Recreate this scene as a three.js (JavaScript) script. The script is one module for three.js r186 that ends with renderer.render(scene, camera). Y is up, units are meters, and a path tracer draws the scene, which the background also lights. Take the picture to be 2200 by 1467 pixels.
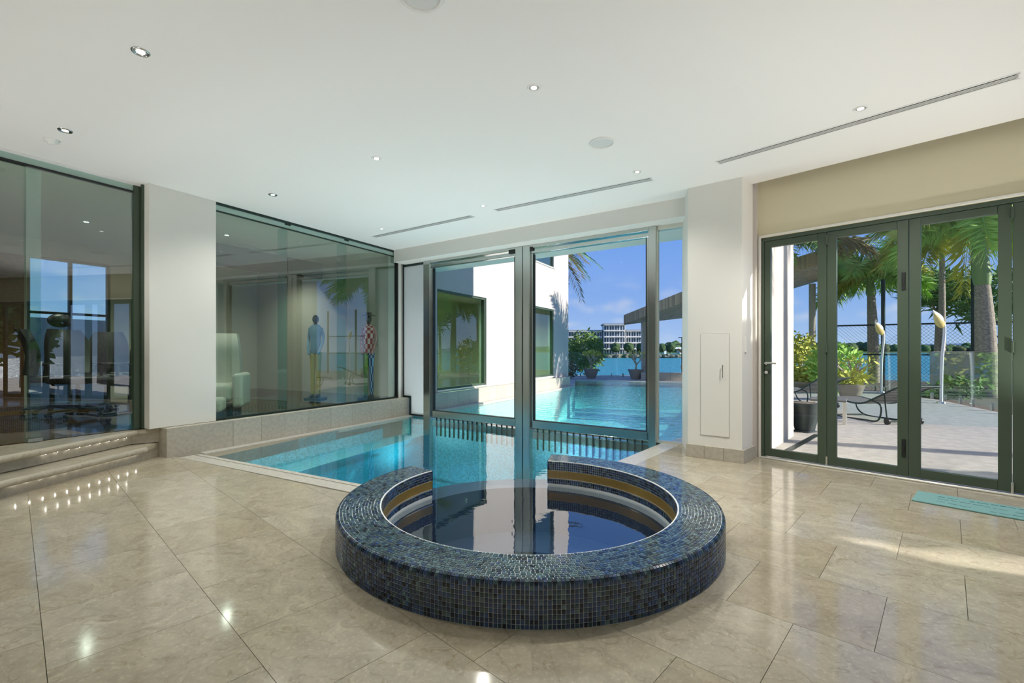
import * as THREE from 'three';
import { mergeGeometries } from 'three/addons/utils/BufferGeometryUtils.js';
import { RoundedBoxGeometry } from 'three/addons/geometries/RoundedBoxGeometry.js';
import { RectAreaLightUniformsLib } from 'three/addons/lights/RectAreaLightUniformsLib.js';
import { createNoise2D } from 'simplex-noise';

// ---------------------------------------------------------------- camera, sky, sun, exposure
const EYE = 1.2, F = 1000, CX = 1100, CY = 755;             // eye height in metres, focal length and centre in pixels of 2200 x 1467
const scene = new THREE.Scene();
const camera = new THREE.PerspectiveCamera(2 * Math.atan(CY / F) * 180 / Math.PI, 2200 / (2 * CY), 0.05, 4000);
camera.setViewOffset(2200, 2 * CY, 0, 0, 2200, 1467);
camera.position.set(0, EYE, 0);
camera.lookAt(0, EYE, -10);
const renderer = new THREE.WebGLRenderer({ antialias: true });
renderer.toneMapping = THREE.LinearToneMapping;
renderer.toneMappingExposure = 1.0;
renderer.shadowMap.enabled = true;
RectAreaLightUniformsLib.init();

let seed = 7;
const rnd = () => { seed = (seed * 1664525 + 1013904223) >>> 0; return seed / 4294967296; };
const rr = (a, b) => a + (b - a) * rnd();
const noise = createNoise2D(rnd);
const fbm = (x, y, n = 4) => { let s = 0, a = 0.5, f = 1; for (let i = 0; i < n; i++) { s += a * noise(x * f, y * f); a *= 0.5; f *= 2.03; } return s; };
const clamp = (x, a = 0, b = 1) => Math.min(b, Math.max(a, x));
const mix = (a, b, t) => a + (b - a) * t;

{ // clear blue sky, paler towards the horizon, a few low clouds
  const W = 1024, H = 512, data = new Float32Array(W * H * 4);
  for (let j = 0; j < H; j++) {
    const el = ((j + 0.5) / H - 0.5) * 180, e = Math.max(0, el);
    const k1 = Math.exp(-e / 7), k2 = Math.exp(-e / 24);
    for (let i = 0; i < W; i++) {
      const az = (i + 0.5) / W * Math.PI * 2;
      let c = [0.085 + 0.05 * k2 + 0.34 * k1, 0.235 + 0.14 * k2 + 0.27 * k1, 0.74 + 0.20 * k2 - 0.02 * k1];
      if (e > 0 && e < 14) {
        const n = fbm(Math.cos(az) * 9 + 3, Math.sin(az) * 9 + e * 0.55, 5) - 0.12;
        const m = clamp(n * 2.2) * Math.exp(-(((e - 4.5) / 3) ** 2)) * 0.6;
        c = c.map((v, q) => mix(v, [0.72, 0.75, 0.85][q], m));
      }
      const o = (j * W + i) * 4;
      data[o] = c[0]; data[o + 1] = c[1]; data[o + 2] = c[2]; data[o + 3] = 1;
    }
  }
  const sky = new THREE.DataTexture(data, W, H, THREE.RGBAFormat, THREE.FloatType);
  sky.mapping = THREE.EquirectangularReflectionMapping; sky.magFilter = THREE.LinearFilter; sky.needsUpdate = true;
  scene.background = sky; scene.environment = sky;
  scene.backgroundIntensity = 1; scene.environmentIntensity = 1;
}
const SUN_EL = 22.5 * Math.PI / 180, SUN = [0.92, -0.39];      // towards the sun in plan (right, depth)
const sun = new THREE.DirectionalLight(new THREE.Color().setRGB(1.0, 0.93, 0.85), 7.4);
sun.name = 'sun';
sun.position.set(SUN[0] * Math.cos(SUN_EL) * 60, Math.sin(SUN_EL) * 60, -SUN[1] * Math.cos(SUN_EL) * 60);
sun.target.position.set(0, 0, 0);
sun.castShadow = true; sun.shadow.mapSize.set(4096, 4096); sun.shadow.radius = 1;
Object.assign(sun.shadow.camera, { left: -35, right: 35, top: 35, bottom: -35, near: 1, far: 140 });
scene.add(sun, sun.target);

// ---------------------------------------------------------------- helpers
const lin = (r, g, b) => new THREE.Color().setRGB(r, g, b);
const std = (c, roughness = 0.8, metalness = 0, o = {}) => new THREE.MeshStandardMaterial({ color: Array.isArray(c) ? lin(...c) : c, roughness, metalness, ...o });
const pane = (c, ior = 1.7, roughness = 0.0) => new THREE.MeshPhysicalMaterial({ color: lin(...c), roughness, transmission: 1, thickness: 0, ior, side: THREE.DoubleSide });
const used = {};
const numbered = (n) => { used[n] = (used[n] ?? -1) + 1; return used[n] ? n + '_' + String(used[n]).padStart(3, '0') : n; };
function shade(o) { o.castShadow = true; o.receiveShadow = true; return o; }
function tag(o, label, category, group, kind) {
  o.userData.label = label; o.userData.category = category;
  if (group) o.userData.group = group;
  if (kind) o.userData.kind = kind;
  return o;
}
function part(parent, name, geo, mat, label) {
  const m = shade(new THREE.Mesh(Array.isArray(geo) ? mergeGeometries(geo.map((g) => g.index ? g.toNonIndexed() : g)) : geo, mat));
  m.name = name; if (label) m.userData.label = label;
  parent.add(m); return m;
}
function thing(name, label, category, [X, Z] = [0, 0], dir = [1, 0], y = 0, group, kind) {
  const g = new THREE.Group(); g.name = numbered(name); scene.add(g);
  g.position.set(X, y, -Z); g.rotation.y = Math.atan2(dir[1], dir[0]);
  return tag(g, label, category, group, kind);
}
function single(name, label, category, geo, mat, kind, group) {
  const m = part(scene, numbered(name), geo, mat); return tag(m, label, category, group, kind);
}
const copy = (o, label) => { const c = o.clone(); c.name = numbered(o.name.replace(/_\d+$/, '')); c.userData = { ...o.userData }; if (label) c.userData.label = label; scene.add(c); return c; };
const bx = (x0, x1, y0, y1, z0, z1) => new THREE.BoxGeometry(x1 - x0, y1 - y0, z1 - z0).translate((x0 + x1) / 2, (y0 + y1) / 2, (z0 + z1) / 2);
const rb = (x0, x1, y0, y1, z0, z1, r = 0.005, s = 2) => new RoundedBoxGeometry(x1 - x0, y1 - y0, z1 - z0, s, r).translate((x0 + x1) / 2, (y0 + y1) / 2, (z0 + z1) / 2);
const cyl = (r0, r1, h, x, y, z, n = 20) => new THREE.CylinderGeometry(r1, r0, h, n).translate(x, y + h / 2, z);
const bar = (a, b, r, n = 8, r2) => {               // round bar between two points
  const A = new THREE.Vector3(...a), B = new THREE.Vector3(...b), d = B.clone().sub(A), L = d.length();
  const g = new THREE.CylinderGeometry(r2 ?? r, r, L, n);
  g.applyQuaternion(new THREE.Quaternion().setFromUnitVectors(new THREE.Vector3(0, 1, 0), d.normalize()));
  return g.translate((A.x + B.x) / 2, (A.y + B.y) / 2, (A.z + B.z) / 2);
};
const tube = (pts, r, seg = 24, n = 8) => new THREE.TubeGeometry(new THREE.CatmullRomCurve3(pts.map((p) => new THREE.Vector3(...p))), seg, r, n, false);
const lathe = (pts, n = 32) => new THREE.LatheGeometry(pts.map((p) => new THREE.Vector2(...p)), n);
function uvBox(geo, s = 1, ou = 0, ov = 0) {                 // texture coordinates in metres from the face each point lies on
  const g = geo.index ? geo.toNonIndexed() : geo, p = g.attributes.position, n = g.attributes.normal, uv = new Float32Array(p.count * 2);
  for (let i = 0; i < p.count; i++) {
    const ax = Math.abs(n.getX(i)), ay = Math.abs(n.getY(i)), az = Math.abs(n.getZ(i));
    const [u, v] = ay >= ax && ay >= az ? [p.getX(i), p.getZ(i)] : ax >= az ? [p.getZ(i), p.getY(i)] : [p.getX(i), p.getY(i)];
    uv[i * 2] = u * s + ou; uv[i * 2 + 1] = v * s + ov;
  }
  g.setAttribute('uv', new THREE.BufferAttribute(uv, 2)); return g;
}
const shapeOf = (pts, holes = []) => {                        // plan polygon: shape x = right, shape y = depth
  const s = new THREE.Shape(pts.map((p) => new THREE.Vector2(p[0], p[1])));
  for (const h of holes) s.holes.push(new THREE.Path(h.map((p) => new THREE.Vector2(p[0], p[1]))));
  return s;
};
const slab = (pts, y0, y1, holes = []) => new THREE.ExtrudeGeometry(shapeOf(pts, holes), { depth: y1 - y0, bevelEnabled: false, curveSegments: 48 }).rotateX(-Math.PI / 2).translate(0, y0, 0);
const flat = (pts, y, holes = []) => new THREE.ShapeGeometry(shapeOf(pts, holes), 48).rotateX(-Math.PI / 2).translate(0, y, 0);
// a pixel gives a direction; the distance comes from the ground or the wall it lies on
const ground = (px, py, h = 0) => { const Z = F * (EYE - h) / (py - CY); return [Z * (px - CX) / F, Z]; };
const over = (px, py, h) => { const Z = F * (h - EYE) / (CY - py); return [Z * (px - CX) / F, Z]; };
const heightAt = (py, Z) => EYE - (py - CY) * Z / F;
function onWall(w, px, z0 = 0) {
  const m = [w.d[1], -w.d[0]], r = (px - CX) / F, t = (m[0] * w.o[0] + m[1] * w.o[1] + z0) / (m[0] * r + m[1]);
  const p = [r * t, t]; return { s: (p[0] - w.o[0]) * w.d[0] + (p[1] - w.o[1]) * w.d[1], Z: t, p };
}
const along = (w, s, z = 0) => [w.o[0] + w.d[0] * s + w.d[1] * z, w.o[1] + w.d[1] * s - w.d[0] * z];
const unit = (a) => { const l = Math.hypot(...a); return a.map((v) => v / l); };

// wall frames: local x runs along the wall, local z points into the room
const LW = { o: [-3.892, 5.245], d: unit([0.474, 0.8806]) };
const BW = { o: [-2.091, 8.552], d: unit([0.823, -0.568]) };
const DW = { o: [2.831, 5.291], d: unit([0.69, -0.724]) };
const HC = 3.075;                                              // ceiling height

// ---------------------------------------------------------------- textures
function texture(W, H, fn, srgb = true) {
  const d = new Uint8Array(W * H * 4);
  for (let j = 0; j < H; j++) for (let i = 0; i < W; i++) { const c = fn(i / W, j / H, i, j), o = (j * W + i) * 4; d[o] = clamp(c[0]) * 255; d[o + 1] = clamp(c[1]) * 255; d[o + 2] = clamp(c[2]) * 255; d[o + 3] = 255; }
  const t = new THREE.DataTexture(d, W, H); t.wrapS = t.wrapT = THREE.RepeatWrapping; t.magFilter = THREE.LinearFilter; t.minFilter = THREE.LinearMipmapLinearFilter; t.generateMipmaps = true;
  if (srgb) t.colorSpace = THREE.SRGBColorSpace; t.needsUpdate = true; return t;
}
const loop = (u, v, s) => { const a = u * Math.PI * 2, b = v * Math.PI * 2; return [Math.cos(a) * s + 1.7 * Math.sin(b) * s, Math.sin(a) * s + 1.3 * Math.cos(b) * s]; };
const marbleTex = texture(1024, 1024, (u, v) => {
  const x = u * 6, y = v * 6, w = fbm(x * 0.6, y * 0.6, 3);
  const cloud = fbm(x * 0.9 + w * 1.4, y * 0.9 - w, 5), fine = fbm(x * 9, y * 9, 3);
  const vein = Math.pow(1 - Math.min(1, Math.abs(fbm(x * 1.1 + 9 + w * 0.9, y * 1.1 + 4, 4)) * 9), 4) * 0.6 + Math.pow(1 - Math.min(1, Math.abs(fbm(x * 2.6 + 30, y * 2.6 + w * 2, 3)) * 14), 5) * 0.35;
  const fleck = fine > 0.42 ? 0.05 : 0, k = 0.80 + cloud * 0.075 + fine * 0.03;
  return [k * 1.0 + fleck - vein * 0.13, k * 0.965 + fleck - vein * 0.15, k * 0.885 + fleck - vein * 0.18];
});
const stoneTex = texture(512, 512, (u, v) => { const n = fbm(u * 14, v * 14, 5), f = fbm(u * 90, v * 90, 2), k = 0.85 + n * 0.07 + f * 0.05; return [k, k * 0.985, k * 0.95]; });
const pavingTex = texture(512, 512, (u, v) => { const n = fbm(u * 9, v * 9, 5), f = fbm(u * 110, v * 110, 2), k = 0.86 + n * 0.08 + f * 0.09; return [k, k * 0.985, k * 0.96]; });
const rippleTex = texture(512, 512, (u, v) => { const a = fbm(u * 9, v * 13, 4) + 0.5 * fbm(u * 22 + 7, v * 30, 3); const k = 0.5 + a * 0.45; return [k, k, k]; }, false);
const mosaicTex = texture(512, 512, (u, v, i, j) => {          // small pool mosaic seen through water
  const n = 32, gx = (u * n) % 1, gy = (v * n) % 1, g = gx < 0.1 || gy < 0.1, h = Math.abs(Math.sin((Math.floor(u * n) * 127.1 + Math.floor(v * n) * 311.7)) * 43758.5453) % 1;
  const k = g ? 1.0 : 0.78 + h * 0.22; return [k, k, k];
});
const barkTex = texture(256, 512, (u, v) => { const n = fbm(u * 12, v * 40, 3), k = 0.75 + n * 0.2; return [k, k * 0.96, k * 0.9]; });
const clothTex = texture(256, 256, (u, v) => { const a = Math.sin(u * 400) * Math.sin(v * 400) * 0.1, k = 0.85 + a + fbm(u * 30, v * 30, 2) * 0.08; return [k, k, k]; });
const timberTex = texture(512, 512, (u, v) => { const g = fbm(u * 5, v * 60 + fbm(u * 3, v * 3) * 3, 4), k = 0.72 + g * 0.28; return [k, k * 0.9, k * 0.78]; });

// ---------------------------------------------------------------- materials
const M = {
  ceiling: std([0.86, 0.855, 0.835], 0.92),
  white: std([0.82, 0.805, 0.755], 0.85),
  beige: std([0.74, 0.68, 0.485], 0.85),
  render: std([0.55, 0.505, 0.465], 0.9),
  marble: std([0.77, 0.745, 0.685], 0.10, 0, { map: marbleTex }),
  marble2: std([0.72, 0.68, 0.605], 0.10, 0, { map: marbleTex }),
  marble3: std([0.80, 0.785, 0.745], 0.11, 0, { map: marbleTex }),
  joint: std([0.30, 0.27, 0.21], 0.7),
  stone: std([0.74, 0.71, 0.64], 0.45, 0, { map: stoneTex }),
  stone2: std([0.70, 0.67, 0.60], 0.45, 0, { map: stoneTex }),
  coping: std([0.84, 0.83, 0.80], 0.3, 0, { map: stoneTex }),
  paving: std([0.66, 0.63, 0.585], 0.8, 0, { map: pavingTex }),
  doorFrame: std([0.060, 0.088, 0.060], 0.42),
  doorDark: std([0.012, 0.016, 0.014], 0.5),
  black: std([0.012, 0.014, 0.014], 0.45),
  steel: std([0.56, 0.59, 0.57], 0.2, 1),
  chrome: std([0.8, 0.8, 0.78], 0.14, 1),
  alu: std([0.78, 0.77, 0.70], 0.35, 0.6),
  darkMetal: std([0.03, 0.05, 0.045], 0.35, 0.6),
  whitePaint: std([0.82, 0.82, 0.80], 0.45),
  greyInside: std([0.25, 0.25, 0.24], 0.7),
  slot: std([0.02, 0.02, 0.02], 0.9),
  grille: std([0.68, 0.69, 0.68], 0.5),
  grout: std([0.84, 0.87, 0.88], 0.8),
  gold: std([0.62, 0.43, 0.13], 0.28, 0.75),
  poolWhite: std([0.24, 0.80, 0.94], 0.35, 0, { map: mosaicTex }),
  poolBlue: std([0.02, 0.58, 0.84], 0.35, 0, { map: mosaicTex }),
  poolDark: std([0.02, 0.18, 0.25], 0.35, 0, { map: mosaicTex }),
  poolPale: std([0.70, 0.75, 0.55], 0.35),
  poolOut: std([0.22, 0.92, 0.88], 0.4, 0, { map: mosaicTex }),
  spaTile: std([0.040, 0.065, 0.130], 0.3, 0, { side: THREE.DoubleSide }),
  glassGreen: pane([0.70, 0.90, 0.84], 2.5),
  glassStrip: std([0.42, 0.58, 0.52], 0.2),
  glassEdge: pane([0.45, 0.74, 0.68], 1.7),
  glassClear: pane([0.93, 0.97, 0.95], 1.5),
  glassGate: pane([0.95, 0.97, 0.97], 1.5),
  glassHouse: pane([0.42, 0.84, 0.54], 2.3),
  glassFence: pane([0.90, 0.975, 0.96], 1.45),
  frosted: std([0.86, 0.90, 0.95], 0.3),
  timber: std([0.30, 0.15, 0.06], 0.35, 0, { map: timberTex }),
  darkFloor: std([0.10, 0.075, 0.05], 0.1, 0, { map: timberTex }),
  innerWall: std([0.62, 0.58, 0.48], 0.8),
  brownBeam: std([0.085, 0.06, 0.042], 0.5),
  leather: std([0.025, 0.022, 0.022], 0.4),
  cream: std([0.66, 0.62, 0.52], 0.5),
  mat: std([0.28, 0.55, 0.53], 0.95, 0, { map: clothTex }),
  matPrint: std([0.03, 0.13, 0.12], 0.95),
  leaf: std([0.36, 0.60, 0.11], 0.75, 0, { side: THREE.DoubleSide }),
  leafShrub: std([0.15, 0.26, 0.06], 0.75, 0, { side: THREE.DoubleSide }),
  leafDark: std([0.13, 0.26, 0.07], 0.75, 0, { side: THREE.DoubleSide }),
  leafYellow: std([0.52, 0.54, 0.09], 0.75, 0, { side: THREE.DoubleSide }),
  leafBrown: std([0.20, 0.17, 0.07], 0.8, 0, { side: THREE.DoubleSide }),
  bark: std([0.66, 0.63, 0.58], 0.9, 0, { map: barkTex }),
  barkRing: std([0.30, 0.27, 0.24], 0.9),
  crownshaft: std([0.22, 0.33, 0.12], 0.5),
  branch: std([0.42, 0.36, 0.26], 0.85),
  pot: std([0.52, 0.47, 0.41], 0.8, 0, { map: stoneTex }),
  potDark: std([0.035, 0.05, 0.05], 0.5),
  sling: std([0.20, 0.205, 0.19], 0.8, 0, { map: clothTex }),
  soil: std([0.13, 0.10, 0.07], 1),
  canopy: std([0.92, 0.76, 0.55], 0.6, 0, { map: timberTex }),
  sea: std([0.05, 0.30, 0.36], 0.35, 0, { bumpMap: rippleTex, bumpScale: 0.25 }),
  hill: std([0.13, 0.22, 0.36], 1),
  shore: std([0.10, 0.15, 0.06], 1),
  farLeaf: std([0.055, 0.10, 0.035], 1),
  aptWhite: std([0.86, 0.83, 0.78], 0.9),
  aptGlass: std([0.06, 0.09, 0.12], 0.15),
  rock: std([0.25, 0.21, 0.16], 0.95),
  amber: std([0.80, 0.62, 0.22], 0.35),
};
const water = (c, bump, ior = 2.0) => new THREE.MeshPhysicalMaterial({ color: lin(...c), roughness: 0.0, transmission: 1, thickness: 0, ior, side: THREE.DoubleSide, bumpMap: rippleTex, bumpScale: bump });

// ---------------------------------------------------------------- plan of the room
const poolA = [-3.43, 5.338], poolNearDir = unit([2.046, -1.113]), poolC = [1.906, 6.03];
const SPA = [0.111, 3.262], SPA_R = 1.262, SPA_RI = 0.985, SPA_H = 0.212, GAP0 = 77.5, GAP1 = 141.5;
const gateZ = -0.30;                                           // gate plane behind the header face
const roomPts = [along(LW, -6.8, -0.25), along(LW, 4.35, -0.25), along(BW, 5.3, -0.3), along(DW, 0.0, -0.12), along(DW, 7.2, -0.12), [5.6, -3.6], [-5.2, -4.2]];
const poolLeft = along(LW, 3.9, 0.13), poolLeftNear = along(LW, 0.05, 0.13);
const poolCorner = [-0.1, 3.526];
const gateL = along(BW, -0.15, gateZ - 0.02), gateR = along(BW, 4.72, gateZ - 0.02);
const poolIn = [poolA, poolCorner, gateR, gateL];              // indoor pool basin in plan, near left, hidden corner under the spa, gate right, gate left
const circle = (c, r, n = 64) => Array.from({ length: n }, (_, i) => [c[0] + r * Math.cos(i / n * Math.PI * 2), c[1] + r * Math.sin(i / n * Math.PI * 2)]);

// polygon minus a convex counter-clockwise polygon, as convex pieces
const area2 = (p) => p.reduce((s, a, i) => { const b = p[(i + 1) % p.length]; return s + a[0] * b[1] - b[0] * a[1]; }, 0);
const ccw = (p) => area2(p) < 0 ? [...p].reverse() : p;
function clip(poly, a, b, inside) {
  const side = (p) => ((b[0] - a[0]) * (p[1] - a[1]) - (b[1] - a[1]) * (p[0] - a[0])) * (inside ? 1 : -1), out = [];
  poly.forEach((p, i) => {
    const q = poly[(i + 1) % poly.length], sp = side(p), sq = side(q);
    if (sp >= 0) out.push(p);
    if (sp * sq < 0) { const t = sp / (sp - sq); out.push([mix(p[0], q[0], t), mix(p[1], q[1], t)]); }
  });
  return out;
}
function minus(polys, cut) {
  const c = ccw(cut), out = [];
  for (let poly of polys) {
    for (let i = 0; i < c.length && poly.length > 2; i++) {
      const a = c[i], b = c[(i + 1) % c.length], o = clip(poly, a, b, false);
      if (o.length > 2 && Math.abs(area2(o)) > 2e-4) out.push(o);
      poly = clip(poly, a, b, true);
    }
  }
  return out;
}
const within = (poly, cut) => { const c = ccw(cut); for (let i = 0; i < c.length; i++) poly = poly.length > 2 ? clip(poly, c[i], c[(i + 1) % c.length], true) : []; return poly; };
function prisms(polys, y0, y1, uvo = [0, 0], s = 1) {          // convex plan polygons to thin prisms with metre uv
  const pos = [], nor = [], uv = [];
  const v = (p, y, n) => { pos.push(p[0], y, -p[1]); nor.push(...n); uv.push(p[0] * s + uvo[0], p[1] * s + uvo[1]); };
  for (const P of polys) {
    const p = ccw(P);
    for (let i = 1; i < p.length - 1; i++) { v(p[0], y1, [0, 1, 0]); v(p[i], y1, [0, 1, 0]); v(p[i + 1], y1, [0, 1, 0]); }
    p.forEach((a, i) => {
      const b = p[(i + 1) % p.length], d = unit([b[0] - a[0], b[1] - a[1]]), n = [d[1], 0, d[0]];
      v(a, y0, n); v(b, y0, n); v(b, y1, n); v(a, y0, n); v(b, y1, n); v(a, y1, n);
    });
  }
  const g = new THREE.BufferGeometry();
  g.setAttribute('position', new THREE.Float32BufferAttribute(pos, 3)); g.setAttribute('normal', new THREE.Float32BufferAttribute(nor, 3)); g.setAttribute('uv', new THREE.Float32BufferAttribute(uv, 2));
  return g;
}

// ---------------------------------------------------------------- floor with marble tiles
const nrm = (a, b) => unit([b[1] - a[1], -(b[0] - a[0])]);
const poolN = [-poolNearDir[1], poolNearDir[0]];               // into the pool from its near edge
const offset = (p, d, k) => [p[0] + d[0] * k, p[1] + d[1] * k];
const rightDir = unit([poolC[0] - poolCorner[0], poolC[1] - poolCorner[1]]), rightN = [rightDir[1], -rightDir[0]];
const KERB = 0.22;
const kerbA = offset(offset(poolA, poolN, -KERB), poolNearDir, -0.6), kerbC = offset(offset(poolCorner, poolN, -KERB), rightN, KERB), kerbR = offset(gateR, rightN, 0.16);
const wet = [kerbA, kerbC, kerbR, offset(gateL, [0, 1], 0.2)];  // pool and its kerb together
{
  const floor = thing('floor', 'polished beige marble tiled floor of the pool room', 'floor', [0, 0], [1, 0], 0, null, 'structure');
  part(floor, 'bedding', prisms(minus(minus([ccw(roomPts)], [poolA, poolCorner, gateR, gateL]), circle(SPA, SPA_R - 0.12, 40)), -0.16, -0.016), M.joint);
  const T = 0.565, G = 0.0022, th = -47.0 * Math.PI / 180, ux = [Math.sin(th), Math.cos(th)], uz = [Math.cos(th), -Math.sin(th)];
  const tiles = [], mats = [M.marble, M.marble, M.marble2, M.marble3], room = roomPts.map((p) => p);
  for (let i = -22; i < 24; i++) for (let j = -22; j < 24; j++) {
    const c0 = i * T + 0.086, q0 = j * T + (i % 2 ? T / 2 : 0) + 0.21;
    const P = (a, b) => [ux[0] * b + uz[0] * a, ux[1] * b + uz[1] * a];
    const quad = [P(c0 + G / 2, q0 + G / 2), P(c0 + T - G / 2, q0 + G / 2), P(c0 + T - G / 2, q0 + T - G / 2), P(c0 + G / 2, q0 + T - G / 2)];
    let pieces = [within(ccw(quad), room)].filter((p) => p.length > 2);
    if (!pieces.length) continue;
    pieces = minus(pieces, wet); if (!pieces.length) continue;
    if (quad.some((q) => Math.hypot(q[0] - SPA[0], q[1] - SPA[1]) < 1.6)) pieces = minus(pieces, circle(SPA, SPA_R - 0.1, 40));
    if (!pieces.length) continue;
    const cx = (quad[0][0] + quad[2][0]) / 2, cz = (quad[0][1] + quad[2][1]) / 2;
    tiles.push({ pieces, d: Math.hypot(cx, cz) + (cz < 0.5 ? 100 : 0), m: mats[Math.floor(rnd() * 4)], o: [rnd() * 5, rnd() * 5] });
  }
  tiles.sort((a, b) => a.d - b.d);
  tiles.slice(0, 300).forEach((t) => part(floor, 'tile', prisms(t.pieces, -0.015, 0, t.o, 0.55), t.m));
  const rest = tiles.slice(300);
  if (rest.length) part(floor, 'remaining_tiles', rest.map((t) => prisms(t.pieces, -0.015, 0, t.o, 0.55)), M.marble).userData.kind = 'stuff';
  // stone kerb round the pool with a slot drain
  const near = thing('pool_kerb', 'pale stone kerb with slot drain along the near edge of the indoor pool', 'kerb', poolA, [poolNearDir[0], poolNearDir[1]], 0, null, 'structure');
  for (let k = 0; k < 5; k++) part(near, 'kerb_stone', uvBox(rb(-0.25 + k * 0.6, Math.min(2.56, 0.348 + k * 0.6), -0.05, 0.002, 0.075, KERB, 0.003), 1, k), M.coping);
  part(near, 'slot_drain', bx(-0.25, 2.56, -0.06, -0.02, 0.055, 0.075), M.slot);
  for (let k = 0; k < 5; k++) part(near, 'edge_stone', uvBox(rb(-0.25 + k * 0.6, Math.min(2.56, 0.348 + k * 0.6), -0.05, 0.0, 0.0, 0.055, 0.003), 1, k * 2), M.coping);
  const rk = thing('pool_kerb', 'pale stone kerb at the pool edge beside the white column', 'kerb', poolCorner, rightDir, 0, null, 'structure');
  const rl = Math.hypot(gateR[0] - poolCorner[0], gateR[1] - poolCorner[1]);
  const r0 = 0.95; for (let k = 0; k < 4; k++) part(rk, 'kerb_stone', uvBox(rb(r0 + k * (rl - r0) / 4, r0 + (k + 1) * (rl - r0) / 4 - 0.002, -0.05, 0.002, 0.0, KERB, 0.003), 1, k), M.coping);
}

// ---------------------------------------------------------------- ceiling and upper storey
{
  const c = thing('ceiling', 'flat white plaster ceiling over the pool room', 'ceiling', [0, 0], [1, 0], 0, null, 'structure');
  const edge = [along(LW, -6.8, -0.25), along(LW, 4.35, -0.25), along(BW, 5.2, -0.02), along(DW, -0.1, 0.15), along(DW, 7.2, 0.15), [5.6, -3.6], [-5.2, -4.2]];
  part(c, 'plaster', slab(edge, HC, HC + 0.12), M.ceiling);
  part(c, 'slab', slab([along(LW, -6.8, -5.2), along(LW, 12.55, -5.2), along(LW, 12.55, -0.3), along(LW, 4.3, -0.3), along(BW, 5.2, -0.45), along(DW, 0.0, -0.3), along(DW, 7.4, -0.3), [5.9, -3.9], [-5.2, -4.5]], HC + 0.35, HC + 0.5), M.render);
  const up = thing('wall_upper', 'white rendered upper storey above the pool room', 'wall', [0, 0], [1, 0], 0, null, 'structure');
  part(up, 'render', slab([along(LW, -6.8, -0.3), along(LW, 4.3, -0.3), along(BW, 5.2, -0.45), along(DW, 0.0, -0.3), along(DW, 7.4, -0.3), [5.9, -3.9], [-5.2, -4.5]], HC + 0.5, 6.8), M.render);
}

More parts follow.
